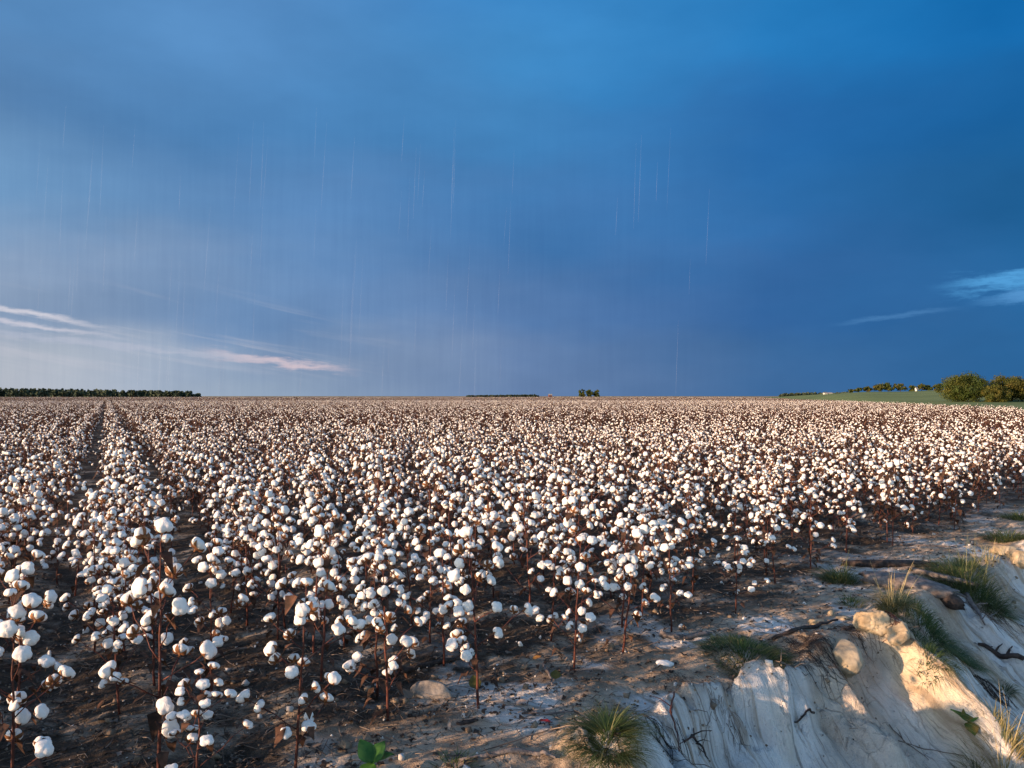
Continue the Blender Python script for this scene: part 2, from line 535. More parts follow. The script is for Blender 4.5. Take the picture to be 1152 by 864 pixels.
def ground_material():
    m, N = material('soil_and_chalk')
    tc = N.new('ShaderNodeTexCoord')
    ob = tc.outputs['Object']
    uv = N.new('ShaderNodeUVMap', uv_map='fall').outputs[0]          # u = along the lip, v = down the fall line (metres)
    suv = N.new('ShaderNodeSeparateXYZ', {0: uv})
    chalk = N.new('ShaderNodeAttribute', attribute_name='chalk').outputs['Fac']
    crop = N.new('ShaderNodeAttribute', attribute_name='crop').outputs['Fac']
    # soil
    n1 = N.noise(ob, 1.6, 6, 0.65)
    n2 = N.noise(ob, 9, 6, 0.7)
    n3 = N.noise(ob, 55, 5, 0.7)
    soil = N.mix(N.maprange(n2, 0.3, 0.72), (0.25, 0.180, 0.125), (0.50, 0.395, 0.29))
    soil = N.mix(N.maprange(n1, 0.42, 0.68), soil, (0.62, 0.52, 0.41))
    soil = N.mix(N.maprange(n3, 0.56, 0.72, 0.0, 0.75), soil, (0.045, 0.032, 0.026))
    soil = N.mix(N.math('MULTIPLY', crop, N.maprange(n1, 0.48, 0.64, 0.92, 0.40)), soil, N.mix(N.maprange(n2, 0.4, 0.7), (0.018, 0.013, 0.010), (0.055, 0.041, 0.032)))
    cr = N.new('ShaderNodeTexVoronoi', {'Vector': N.mix(0.12, ob, N.new('ShaderNodeTexNoise', {'Vector': ob, 'Scale': 6.0}).outputs['Color']), 'Scale': 9.0}, feature='DISTANCE_TO_EDGE')
    crack = N.math('MULTIPLY', N.math('MULTIPLY', N.maprange(cr.outputs['Distance'], 0.03, 0.0), N.maprange(n1, 0.45, 0.6)), N.math('SUBTRACT', 1.0, N.math('MULTIPLY', chalk, 0.9)))
    soil = N.mix(N.math('MULTIPLY', crack, 0.7), soil, (0.03, 0.022, 0.018))
    # chalk, streaked down the fall line
    def st(us, vs, seed, det=5, rough=0.6):
        return N.noise(N.xyz(N.math('MULTIPLY', suv.outputs[0], us), N.math('MULTIPLY', suv.outputs[1], vs), seed), 1.0, det, rough, 0.3)
    s1 = st(2.2, 0.5, 0.0)
    s2 = st(13, 1.1, 3.0)
    s3 = st(50, 2.2, 6.0, 4, 0.7)
    ch = N.mix(N.maprange(s1, 0.35, 0.65), (0.70, 0.675, 0.64), (0.84, 0.835, 0.82))
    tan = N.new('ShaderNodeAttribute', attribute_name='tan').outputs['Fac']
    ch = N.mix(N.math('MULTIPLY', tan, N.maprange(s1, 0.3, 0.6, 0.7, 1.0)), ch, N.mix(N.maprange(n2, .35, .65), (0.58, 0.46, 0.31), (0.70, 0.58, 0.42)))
    ch = N.mix(N.maprange(s2, 0.50, 0.64, 0.0, 0.70), ch, (0.33, 0.235, 0.15))
    ch = N.mix(N.maprange(s3, 0.55, 0.68, 0.0, 0.6), ch, (0.13, 0.095, 0.075))
    ch = N.mix(N.maprange(n3, 0.60, 0.74, 0.0, 0.55), ch, (0.26, 0.20, 0.15))
    vc = N.new('ShaderNodeTexVoronoi', {'Vector': N.xyz(N.math('MULTIPLY', N.math('ADD', suv.outputs[0], N.math('MULTIPLY', n2, 0.12)), 6.0), N.math('MULTIPLY', suv.outputs[1], 2.0), n1), 'Scale': 1.0}, feature='DISTANCE_TO_EDGE')
    vcm = N.math('MULTIPLY', N.maprange(vc.outputs['Distance'], 0.022, 0.0), N.maprange(n2, 0.42, 0.6))
    ch = N.mix(N.math('MULTIPLY', vcm, 0.12), ch, (0.07, 0.05, 0.04))
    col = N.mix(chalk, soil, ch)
    far = N.new('ShaderNodeAttribute', attribute_name='far').outputs['Fac']
    col = N.mix(far, col, N.mix(N.maprange(N.noise(ob, 0.02, 4), 0.4, 0.6), (0.30, 0.22, 0.13), (0.22, 0.20, 0.10)))
    h = N.math('ADD', N.math('MULTIPLY', N.math('ADD', n2, N.math('MULTIPLY', n3, 0.5)), 1.0),
               N.math('MULTIPLY', chalk, N.math('SUBTRACT', N.math('MULTIPLY', N.math('ADD', s3, s2), 0.8), N.math('MULTIPLY', vcm, 0.3))))
    h = N.math('SUBTRACT', h, N.math('MULTIPLY', crack, 0.6))
    bmp = N.new('ShaderNodeBump', {'Strength': 1.0, 'Distance': 0.04, 'Height': h})
    finish(N, col, 0.95, bmp.outputs[0], 0.15)
    return m


M['ground'] = ground_material()

# ------------------------------------------------------------------ the field outline
EDGE = [(-1.75, -14), (-1.75, 2.2), (-1.0, 3.2), (-0.62, 3.85), (-0.17, 4.05), (0.36, 4.6), (1.06, 5.35), (1.78, 5.9), (3.4, 7.7), (4.65, 9.0),
        (8.9, 13.1), (20, 28), (37.5, 60), (40, 74), (126, 400), (170, 640)]
EA = np.array(EDGE, float)


def in_field(x, y, inset=0.0):
    ex = np.interp(y, EA[:, 1], EA[:, 0])
    return x < ex - inset


# ------------------------------------------------------------------ ground sheet
def axis(dense0, dense1, step, lo, hi, grow=1.13):
    a = list(np.arange(dense0, dense1, step))
    s = step; v = dense1
    while v < hi:
        a.append(v); s *= grow; v += s
    a.append(hi)
    s = step; v = dense0; b = []
    while v > lo:
        s *= grow; v -= s; b.append(max(v, lo))
    return np.array(sorted(set([round(q, 5) for q in a + b])))


gx = axis(-3.2, 6.6, 0.022, -4500, 4500)
gy = axis(2.4, 10.0, 0.022, -300, 7000)
GX, GY = np.meshgrid(gx, gy)
GZ = terrain(GX, GY)
nx, ny = len(gx), len(gy)


def gz(x, y):                                # height of the built ground sheet
    i = min(max(int(np.searchsorted(gx, x)) - 1, 0), nx - 2); j = min(max(int(np.searchsorted(gy, y)) - 1, 0), ny - 2)
    a = (x - gx[i]) / (gx[i + 1] - gx[i]); b = (y - gy[j]) / (gy[j + 1] - gy[j])
    return float((GZ[j, i] * (1 - a) + GZ[j, i + 1] * a) * (1 - b) + (GZ[j + 1, i] * (1 - a) + GZ[j + 1, i + 1] * a) * b)


co = np.stack([GX.ravel(), GY.ravel(), GZ.ravel()], 1)
ii = (np.arange(ny - 1)[:, None] * nx + np.arange(nx - 1)[None]).ravel()
quads = np.stack([ii, ii + 1, ii + nx + 1, ii + nx], 1)
me = bpy.data.meshes.new('ground')
me.vertices.add(len(co)); me.vertices.foreach_set('co', co.astype(np.float32).ravel())
me.loops.add(quads.size); me.loops.foreach_set('vertex_index', quads.astype(np.int32).ravel())
me.polygons.add(len(quads))
me.polygons.foreach_set('loop_start', (np.arange(len(quads)) * 4).astype(np.int32))
me.polygons.foreach_set('use_smooth', np.full(len(quads), True))
gd, gs = lip_sd(GX, GY)
chk = sstep(-0.10, 0.16, gd + 0.20 * fbm(co[:, 0] * 2.3, co[:, 1] * 2.3, 101, 4) + 0.05 * fbm(co[:, 0] * 14, co[:, 1] * 14, 103, 3))
patch = sstep(0.05, 0.30, fbm(co[:, 0] * 2.3, co[:, 1] * 2.3, 107, 5)) * sstep(-1.9, -0.3, gd) * 0.88
chk = np.maximum(chk, patch)
soil_tongue = sstep(0.12, 0.34, fbm(gs * 1.5, gd * 1.2, 111, 3)) * sstep(0.9, 0.1, gd) * (gd > -0.2)
chk = chk * (1 - 0.8 * soil_tongue)
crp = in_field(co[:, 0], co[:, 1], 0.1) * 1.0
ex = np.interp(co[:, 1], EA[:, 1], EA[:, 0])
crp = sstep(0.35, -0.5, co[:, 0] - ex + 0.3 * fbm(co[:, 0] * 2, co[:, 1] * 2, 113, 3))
farv = sstep(560, 640, co[:, 1])
swg = gs + 0.22 * np.maximum(gd, 0)
tanv = (np.exp(-((swg - S_RIB) / 0.20) ** 2) + 0.5 * np.exp(-((swg - S_RIB2) / 0.3) ** 2)) * sstep(1.3, 0.5, gd) * sstep(-.3, .1, gd)  # beige clay on the ribs, sun patch's gold also put into the colour
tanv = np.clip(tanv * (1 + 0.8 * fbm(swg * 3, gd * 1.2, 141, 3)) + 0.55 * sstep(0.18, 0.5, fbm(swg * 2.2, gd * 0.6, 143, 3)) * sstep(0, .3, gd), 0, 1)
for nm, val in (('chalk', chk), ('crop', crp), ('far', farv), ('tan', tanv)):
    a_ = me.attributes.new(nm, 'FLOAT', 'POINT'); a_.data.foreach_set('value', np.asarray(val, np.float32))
uvl = me.uv_layers.new(name='fall')
uvv = np.stack([gs + 0.22 * np.maximum(gd, 0), gd], 1)[quads.ravel()]
uvl.data.foreach_set('uv', uvv.astype(np.float32).ravel())
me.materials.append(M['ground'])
me.update(calc_edges=True)
ground = bpy.data.objects.new('ground', me)
COL.objects.link(ground)
tag(ground, kind='structure')

# the green meadow that rises beyond the right-hand end of the field
def meadow_z(x, y):
    az_ = np.degrees(np.arctan2(x, y))
    r = np.hypot(x, y)
    up = sstep(60, 420, r)
    crest = 1.62 + 2.6 * sstep(17.5, 28, az_) + 0.4 * np.sin(az_ * 0.9) * sstep(20, 26, az_)
    return 0.02 + up * crest + sstep(420, 900, r) * -3.0


mu = np.linspace(0, 1, 60); mv = np.concatenate([np.linspace(40, 460, 60), np.linspace(500, 1200, 10)])
MU, MV = np.meshgrid(mu, mv)
left_x = np.interp(MV, EA[:, 1], EA[:, 0]) + 0.8
right_x = left_x + 60 + MV * 0.9
MX = left_x + (right_x - left_x) * MU
MZ = meadow_z(MX, MV) * sstep(0, 0.05, MU) + 0.02
mm = MB()
mi = (np.arange(len(mv) - 1)[:, None] * 60 + np.arange(59)[None]).ravel()
mm.add(np.stack([MX.ravel(), MV.ravel(), MZ.ravel()], 1), np.stack([mi, mi + 1, mi + 61, mi + 60], 1).tolist())
M['meadow'] = mat_varied('meadow_green', (0.085, 0.125, 0.030), (0.13, 0.175, 0.050), 0.03, 0.95, 0.3, 3)
tag(mm.build('meadow', M['meadow']), kind='structure')

# ------------------------------------------------------------------ cotton bolls
def boll_lobes(seed):
    rr = random.Random(seed)
    n = rr.choice((4, 5, 4, 5))
    lobes = []
    for k in range(n):
        a = 2 * math.pi * (k + rr.uniform(-0.16, 0.16)) / n
        rho = rr.uniform(0.56, 0.64)
        off = rr.uniform(0.39, 0.47)
        zc = rr.uniform(-0.06, 0.14)
        lobes.append((np.array([math.cos(a) * off, math.sin(a) * off, zc]), rho, a))
    lobes.append((np.array([rr.uniform(-.1, .1), rr.uniform(-.1, .1), 0.10]), 0.64, None))
    return lobes


def boll_radius(lobes, d):
    """soft maximum of the ray-sphere distances of the lobes"""
    rs = []
    for c, rho, a in lobes:
        b = d @ c
        disc = np.maximum(b * b - c @ c + rho * rho, 0.0)
        rs.append(b + np.sqrt(disc))
    rs = np.array(rs)
    k = 26.0
    return np.log(np.exp(rs * k).sum(0)) / k


def boll_fluff(seed, R0, nu, nv, rough):
    lobes = boll_lobes(seed)
    mb = MB()
    ds = [(0, 0, 1)]
    for j in range(1, nv):
        th = math.pi * j / nv
        for i in range(nu):
            ph = 2 * math.pi * (i + 0.5 * (j % 2)) / nu
            ds.append((math.sin(th) * math.cos(ph), math.sin(th) * math.sin(ph), math.cos(th)))
    ds.append((0, 0, -1))
    d = np.array(ds)
    r = boll_radius(lobes, d)
    if rough:
        nz = np.array([mnoise.fractal(Vector(v) * 2.6 + Vector((seed * 3.1, 0, 0)), 1.0, 2.0, 4) for v in d])
        nz2 = np.array([mnoise.noise(Vector(v) * 11 + Vector((0, seed, 0))) for v in d])
        r = r * (1 + 0.06 * nz + 0.032 * nz2)
    v = d * r[:, None] * R0
    v[:, 2] *= 0.84
    v[:, 2] += 0.62 * R0                     # base of the boll near the origin
    f = []
    for i in range(nu): f.append((0, 1 + i, 1 + (i + 1) % nu))
    for j in range(nv - 2):
        for i in range(nu):
            a = 1 + j * nu + i; b = 1 + j * nu + (i + 1) % nu
            c = 1 + (j + 1) * nu + (i + 1) % nu; e = 1 + (j + 1) * nu + i
            f.append((a, e, c, b))
    L = 1 + (nv - 1) * nu
    for i in range(nu): f.append((L, 1 + (nv - 2) * nu + (i + 1) % nu, 1 + (nv - 2) * nu + i))
    mb.add(v, f)
    return mb, lobes, d


def bur_mesh(lobes, R0, seed):
    """pointed dry carpels that cup the lint and lie in the grooves between the locks"""
    rr = random.Random(seed * 7 + 1)
    angs = sorted([a for _, _, a in lobes if a is not None])
    mb = MB()
    n = len(angs)
    for k in range(n):
        a0 = angs[k]; a1 = angs[(k + 1) % n] + (2 * math.pi if k == n - 1 else 0)
        am = (a0 + a1) / 2
        top = rr.uniform(66, 96)
        rows = 8
        vs = []
        for j in range(rows):
            t = j / (rows - 1)
            th = R(178 - (178 - top) * t)
            w = (0.36 * math.sin(math.pi * min(1, 0.16 + 0.86 * t)) + 0.01)
            if t > 0.96: w = 0.015
            for q in (-1, -0.4, 0.4, 1):
                ph = am + q * w / max(math.sin(th), 0.25) * 0.95
                d = np.array([[math.sin(th) * math.cos(ph), math.sin(th) * math.sin(ph), math.cos(th)]])
                r = boll_radius(lobes, d)[0] * (1.06 + 0.035 * (1 - abs(q))) + 0.10 * t * t
                r = min(r, 1.12)
                p = d[0] * r * R0
                vs.append((p[0], p[1], p[2] * 0.84 + 0.62 * R0))
        fs = []
        for j in range(rows - 1):
            for q in range(3):
                a = j * 4 + q
                fs.append((a, a + 1, a + 5, a + 4))
        mb.add(vs, fs)
    # short pedicel and receptacle
    tube(mb, [(0, 0, -0.30 * R0), (0, 0, 0.0), (0, 0, 0.16 * R0)], [0.07 * R0, 0.14 * R0, 0.36 * R0], 7)
    # curled bracts
    for k in range(3):
        a = rr.uniform(0, 6.28)
        b = a + 0.35
        e = rr.uniform(0.75, 1.05) * R0
        z = rr.uniform(-0.3, 0.15) * R0
        mb.add([(0.1 * R0 * math.cos(a), 0.1 * R0 * math.sin(a), 0), (0.6 * e * math.cos(a), 0.6 * e * math.sin(a), z * 0.3),
                (e * math.cos((a + b) / 2), e * math.sin((a + b) / 2), z + .1 * R0), (0.6 * e * math.cos(b), 0.6 * e * math.sin(b), z * 0.3)], [(0, 1, 2, 3)])
    return mb


BR = 0.0300
N_BOLL = 9
HI_FLUFF, HI_BUR, MID_BOLL, LOW_BOLL = [], [], [], []
for k in range(N_BOLL):
    fl, lobes, dd_ = boll_fluff(k + 1, BR, 30, 18, True)
    HI_FLUFF.append(fl.mesh('boll', [M['cotton']]))
    bm_ = bur_mesh(lobes, BR, k + 1)
    HI_BUR.append(bm_.mesh('bur', [M['bur']]))
    # middle distance: one mesh, coarse bur
    md, _, _ = boll_fluff(k + 1, BR, 14, 9, True)
    md.addmb(bm_, None, {0: 1})
    MID_BOLL.append(md)
    # far: bottom faces and groove faces brown
    lo, lb, _ = boll_fluff(k + 1, BR * 1.02, 8, 5, True)
    v = np.concatenate(lo.v)
    angs = [a for _, _, a in lb if a is not None]
    for fi, fc in enumerate(lo.f):
        c = v[fc].mean(0) - np.array([0, 0, 0.62 * BR])
        ph = math.atan2(c[1], c[0]); z = c[2] / BR
        if z < -0.42 or (z < 0.12 and (fi * 7 + k) % 4 == 0): lo.m[fi] = 1
    LOW_BOLL.append(lo)

# bolls that are still closed or only split: small brown pods
def pod_mesh(seed):
    mb = MB()
    vs, fs = [], []
    prof = [(0.0, 0.0), (0.5, 0.15), (0.72, 0.55), (0.62, 1.0), (0.35, 1.4), (0.04, 1.7)]
    nn = 10
    for r_, z_ in prof:
        for i in range(nn):
            a = 2 * math.pi * i / nn
            rr_ = r_ * (1 + 0.10 * math.cos(4 * a)) * BR * 0.55
            vs.append((rr_ * math.cos(a), rr_ * math.sin(a), z_ * BR * 0.6))
    for j in range(len(prof) - 1):
        for i in range(nn):
            a = j * nn + i; b = j * nn + (i + 1) % nn
            fs.append((a, b, b + nn, a + nn))
    mb.add(vs, fs)
    return mb
POD = pod_mesh(1)
POD_ME = POD.mesh('pod', [M['bur']])


# ------------------------------------------------------------------ cotton plant layout (shared by every level of detail)
def leaf_patch(mb, p, d, L, wdt, mat, rr, droop=0.5):
    """a crumpled three-pointed dry leaf"""
    d = Vector(d).normalized()
    side = d.cross(Vector((0, 0, 1)))
    side = side.normalized() if side.length > 1e-3 else Vector((1, 0, 0))
    up = side.cross(d)
    P0 = Vector(p)
    pts = []
    for t, w in ((0.0, 0.1), (0.3, 0.85), (0.55, 0.6), (1.0, 0.03)):
        c = P0 + d * L * t - Vector((0, 0, 1)) * L * droop * t * t
        cu = rr.uniform(-0.25, 0.35) * L
        pts += [c - side * wdt * w + up * cu * w, c + up * rr.uniform(-.1, .1) * L, c + side * wdt * w + up * cu * w]
    fs = []
    for j in range(3):
        for q in range(2):
            a = j * 3 + q
            fs.append((a, a + 1, a + 4, a + 3))
    mb.add([tuple(v) for v in pts], fs, mat)


def plant_layout(seed, H=0.82, dense=1.0):
    rr = random.Random(seed)
    stem = [Vector((0, 0, -0.04))]
    nseg = 10
    lean = Vector((rr.uniform(-0.05, 0.05), rr.uniform(-0.05, 0.05), 0))
    for i in range(1, nseg + 1):
        t = i / nseg
        stem.append(Vector((lean.x * t + rr.uniform(-.005, .005), lean.y * t + rr.uniform(-.005, .005), H * t)))
    def sp(z):
        t = max(0, min(0.999, z / H)) * nseg
        i = int(t)
        return stem[i].lerp(stem[i + 1], t - i)
    branches, bolls, leaves = [], [], []
    z = 0.17 * H + rr.uniform(0, 0.04)
    a = rr.uniform(0, 6.28)
    while z < H * 0.97:
        t = z / H
        L = (0.285 - 0.185 * t ** 1.5) * rr.uniform(0.72, 1.2)
        rise = R(28 + 26 * t + rr.uniform(-10, 12))
        p = sp(z)
        nb = 4
        pts = [p.copy()]
        d = Vector((math.cos(a) * math.cos(rise), math.sin(a) * math.cos(rise), math.sin(rise)))
        zig = 1
        for q in range(nb):
            dj = d.copy()
            dj.rotate(Euler((rr.uniform(-.16, .16), rr.uniform(-.16, .16), 0.20 * zig)))
            zig = -zig
            p = p + dj * (L / nb)
            pts.append(p.copy())
        branches.append((pts, 0.0028 - 0.0010 * t))
        bolls.append((pts[-1], Vector((dj.x * .75, dj.y * .75, rr.uniform(0.15, 1.1))).normalized(), rr.randrange(N_BOLL), rr.uniform(0.94, 1.14)))
        # secondary bolls on short stalks
        for q in (1, 2, 3):
            if rr.random() < (0.40 if t < 0.85 else 0.2) * dense:
                b0 = pts[q]
                dd = Vector((rr.uniform(-1, 1), rr.uniform(-1, 1), rr.uniform(-0.5, 0.8))).normalized()
                b1 = b0 + dd * rr.uniform(0.035, 0.06)
                branches[-1][0]
                bolls.append((b1, Vector((dd.x * .8, dd.y * .8, abs(dd.z) * .8 + .15)).normalized(), rr.randrange(N_BOLL), rr.uniform(0.82, 1.04), b0))
        if rr.random() < 0.75:
            b0 = pts[rr.choice((1, 2))]
            leaves.append((b0, Vector((math.cos(a + rr.uniform(-1, 1)), math.sin(a + rr.uniform(-1, 1)), rr.uniform(-.5, .3))), rr.uniform(0.04, 0.075), rr.random()))
        a += R(137.5) + rr.uniform(-.4, .4)
        z += H * rr.uniform(0.062, 0.092)
    for q in range(6):                       # drooping dead leaves low on the stem
        zz = rr.uniform(.08, .5) * H; aa = rr.uniform(0, 6.28); rad = rr.uniform(.02, .13)
        leaves.append((sp(zz) + Vector((math.cos(aa) * rad, math.sin(aa) * rad, 0)), Vector((math.cos(aa), math.sin(aa), rr.uniform(-.8, 0))), rr.uniform(.04, .075), rr.random()))
    bolls.append((stem[-1], Vector((rr.uniform(-.2, .2), rr.uniform(-.2, .2), 1)).normalized(), rr.randrange(N_BOLL), rr.uniform(0.7, 0.95)))
    # push overlapping bolls apart
    pos = [Vector(b[0]) for b in bolls]
    for it in range(14):
        for i in range(len(pos)):
            for j in range(i + 1, len(pos)):
                dv = pos[i] - pos[j]
                ln = dv.length
                mn = BR * 2.35
                if 1e-5 < ln < mn:
                    k_ = (mn - ln) / ln * 0.5
                    pos[i] += dv * k_; pos[j] -= dv * k_
    out = []
    for b, p in zip(bolls, pos):
        anchor = b[4] if len(b) > 4 else b[0]
        out.append((p, b[1], b[2], b[3], anchor))
    return dict(H=H, stem=stem, branches=branches, bolls=out, leaves=leaves, seed=seed)


def boll_matrix(b):
    p, d, k, s, anchor = b
    q = Vector(d).to_track_quat('Z', 'Y')
    return Matrix.LocRotScale(Vector(p), q @ Euler((0, 0, (k * 2.3) % 6.28)).to_quaternion(), Vector((s, s, s)))


def stem_mb(L):
    mb = MB()
    n = len(L['stem'])
    tube(mb, L['stem'], [0.0075 - 0.0052 * i / (n - 1) for i in range(n)], 7)
    return mb


def branch_mbs(L):
    out = []
    for bi, (pts, r) in enumerate(L['branches']):
        mb = MB()
        tube(mb, pts, [r * 1.2, r, r * 0.9, r * 0.8, r * 0.7], 5)
        out.append(mb)
    for b in L['bolls']:
        p, d, k, s, anchor = b
        if (Vector(p) - Vector(anchor)).length > 0.006:
            j = min(range(len(L['branches'])), key=lambda q: min((Vector(x) - Vector(anchor)).length for x in L['branches'][q][0]))
            tube(out[j], [anchor, Vector(anchor).lerp(Vector(p), 0.5) + Vector((0, 0, -0.004)), p], [0.0018, 0.0016, 0.0019], 5)
    return out


def combined(L, boll_src, sides, keep=1.0, extra=0):
    mb = MB()
    n = len(L['stem'])
    step = 1 if sides > 4 else 3
    st_ = L['stem'][::step] if L['stem'][::step][-1] is L['stem'][-1] else L['stem'][::step] + [L['stem'][-1]]
    tube(mb, st_, [0.0062 - 0.0040 * i / (len(st_) - 1) for i in range(len(st_))], sides, 2, cap=False)
    for pts, r in L['branches']:
        pp = pts if sides > 4 else [pts[0], pts[2], pts[-1]]
        tube(mb, pp, [r * 1.2] * (len(pp) - 1) + [r * 0.8], max(3, sides - 2), 2, cap=False)
    rk = random.Random(L['seed'] + 9)
    for b in L['bolls']:
        if rk.random() < keep: mb.addmb(boll_src[b[2]], boll_matrix(b))
    rr = random.Random(L['seed'] + 5)
    for q in range(extra):
        a = rk.uniform(0, 6.28); z = rk.uniform(.25, .95) * L['H']; rad = rk.uniform(0, .2)
        leaf_patch(mb, (rad * math.cos(a), rad * math.sin(a), z), (math.cos(a), math.sin(a), rk.uniform(-.4, .2)), 0.07, 0.035, 3, rk, .9)
    for p, d, ln, tt in L['leaves']:
        leaf_patch(mb, p, d, ln, ln * 0.5, 3, rr, 0.6)
    return mb


LAYOUTS = [plant_layout(100 + k, 0.80 + 0.05 * math.sin(k * 2.1)) for k in range(12)]
PM = [M['cotton'], M['bur'], M['stem'], M['dryleaf']]


def make_plant_full(L):
    """thing with every part: stem, each branch, each boll with its bur, each dry leaf"""
    root = empty('cotton_plant', (0, 0, 0))
    stem_mb(L).build('stem', M['stem'], root)
    for mb in branch_mbs(L): mb.build('branch', M['stem'], root)
    for b in L['bolls']:
        o = bpy.data.objects.new('boll', HI_FLUFF[b[2]]); COL.objects.link(o); o.parent = root; o.matrix_local = boll_matrix(b)
        c = bpy.data.objects.new('bur', HI_BUR[b[2]]); COL.objects.link(c); c.parent = o
    rr = random.Random(L['seed'] + 5)
    for p, d, ln, tt in L['leaves']:
        mb = MB(); leaf_patch(mb, p, d, ln, ln * 0.5, 0, rr, 0.6)
        mb.build('dry_leaf', M['dryleaf'], root)
    return root


MID_ME = [m_.mesh('boll', [M['cotton'], M['bur']]) for m_ in MID_BOLL]


def make_plant_mid(L):
    """the same plant farther away: stem with its branches, and each boll"""
    root = empty('cotton_plant', (0, 0, 0))
    mb = stem_mb(L)
    for b_ in branch_mbs(L): mb.addmb(b_)
    rr = random.Random(L['seed'] + 5)
    for p, d, ln, tt in L['leaves']: leaf_patch(mb, p, d, ln, ln * 0.5, 1, rr, 0.6)
    mb.build('stem', [M['stem'], M['dryleaf']], root)
    for b in L['bolls']:
        if rr.random() < 0.12: continue
        o = bpy.data.objects.new('boll', MID_ME[b[2]]); COL.objects.link(o); o.parent = root; o.matrix_local = boll_matrix(b)
    return root


def kids(o): return [c for c in o.children]


def copy_tree(o, parent=None):
    c = o.copy(); COL.objects.link(c); c.parent = parent
    for ch in kids(o): copy_tree(ch, c)
    return c


# ------------------------------------------------------------------ where the plants stand
MANUAL = [  # x, y, height, label
    (-1.82, 2.95, 0.86, 'cotton plant at the lower left corner, its red stem running up the frame edge'),
    (-1.46, 3.35, 0.985, 'tall cotton plant with thick dark stem standing up out of the lower left foreground'),
    (-1.22, 3.12, 0.52, 'short cotton plant with orange stem tucked beside the tall foreground one'),
    (-0.90, 3.35, 0.82, 'bushy cotton plant with dark stem, third stem from the lower left corner'),
    (-0.61, 3.98, 0.75, 'lone straight cotton plant left of the grey rock, bare lower stem'),
    (-0.17, 4.14, 0.83, 'cotton plant with white bolls rooted just right of the grey rock'),
    (-0.40, 4.75, 0.66, 'slim cotton plant standing behind the grey rock'),
    (0.36, 4.70, 0.75, 'cotton plant straight above the spiky grass tuft'),
    (0.75, 5.50, 0.72, 'cotton plant at field edge between the spiky tuft and the round green tuft'),
    (1.07, 5.42, 0.70, 'cotton plant with hanging side boll just above the pale fallen lump'),
    (1.64, 5.93, 0.62, 'small cotton plant with low orange leaf just behind the round green tuft'),
    (2.22, 6.80, 0.66, 'cotton plant at field edge left of the tuft by the grey log'),
    (-2.30, 3.75, 0.80, 'cotton plant at the left frame edge behind the corner plant'),
    (-1.62, 4.35, 0.78, 'cotton plant directly behind the tall foreground one'),
    (-1.05, 4.45, 0.84, 'cotton plant behind the gap between two bushy foreground plants'),
]
G_NEAR = 'cotton plants of the field'
pts = []                                     # x, y, manual index or -1
for i, mnl in enumerate(MANUAL): pts.append((mnl[0], mnl[1], i))
rr = random.Random(5)
cells = set()
allp = []
HF = math.atan(576 / F)
def frustum(x, y, pad):
    return y > 0.3 and abs(x / y) < math.tan(HF) * (1 + pad) + 0.9 / max(y, 0.3)
man = np.array([(m[0], m[1]) for m in MANUAL])
SPACE = 0.34
RMAX = 62.0
umin = -70
k0 = int((-75 - U0) / ROW); k1 = int((75 - U0) / ROW)
for k in range(k0, k1):
    u_ = U0 + k * ROW
    t = -30 + rr.uniform(0, SPACE)
    clean = k in (-1, 0, 1)
    while t < 90:
        t += SPACE * rr.uniform(0.7, 1.35) * (0.88 if t < 11 else 1.0)
        uj = u_ + rr.gauss(0, (0.10 if clean else 0.15) if t > 11 else 0.17)
        x = uj * ROWN[0] + t * ROWD[0]; y = uj * ROWN[1] + t * ROWD[1]
        r = math.hypot(x, y)
        if r > RMAX: continue
        vis = frustum(x, y, 0.22)
        shade = (-12 < x < 3 and -7 < y < 6)
        if not (vis or shade): continue
        if not in_field(x, y, 0.02): continue
        if min((x - man[:, 0]) ** 2 + (y - man[:, 1]) ** 2) < 0.27 ** 2: continue
        if frustum(x, y, 0.0) and y < 3.9 and x > -2.6: continue
        if x > -1.3 and y < 4.9 and x * 0.7 - y * 0.7 > -4.3 and rr.random() < 0.7: continue
        if rr.random() < 0.03: continue
        allp.append((x, y, r, frustum(x, y, 0.0)))
allp.sort(key=lambda q: q[2])
vis = [p for p in allp if p[3]]
N_THINGS = 298 - len(MANUAL)
things = vis[:N_THINGS]
tset = set((p[0], p[1]) for p in things)
rest = [p for p in allp if (p[0], p[1]) not in tset]
print('plants near', len(allp), 'visible', len(vis), 'thing radius', things[-1][2])

full_protos, mid_protos, far_me = {}, {}, {}
def get(kind, i):
    if kind == 'full':
        if i not in full_protos:
            full_protos[i] = make_plant_full(LAYOUTS[i]); return full_protos[i]
        return copy_tree(full_protos[i])
    if kind == 'mid':
        if i not in mid_protos:
            mid_protos[i] = make_plant_mid(LAYOUTS[i]); return mid_protos[i]
        return copy_tree(mid_protos[i])
    if i not in far_me:
        far_me[i] = combined(LAYOUTS[i], MID_BOLL, 5, 0.78, 12).mesh('cotton_plant', PM)
    o = bpy.data.objects.new('cotton_plant', far_me[i]); COL.objects.link(o)
    return o


def set_plant(o, x, y, h, rz, i, tilt=None):
    s = h / LAYOUTS[i]['H']
    w = 0.5 * s + 0.5
    o.location = (x, y, gz(x, y))
    tx, ty = tilt or (random.uniform(-.09, .09), random.uniform(-.09, .09))
    o.rotation_euler = (tx, ty, rz)
    o.scale = (w, w, s)


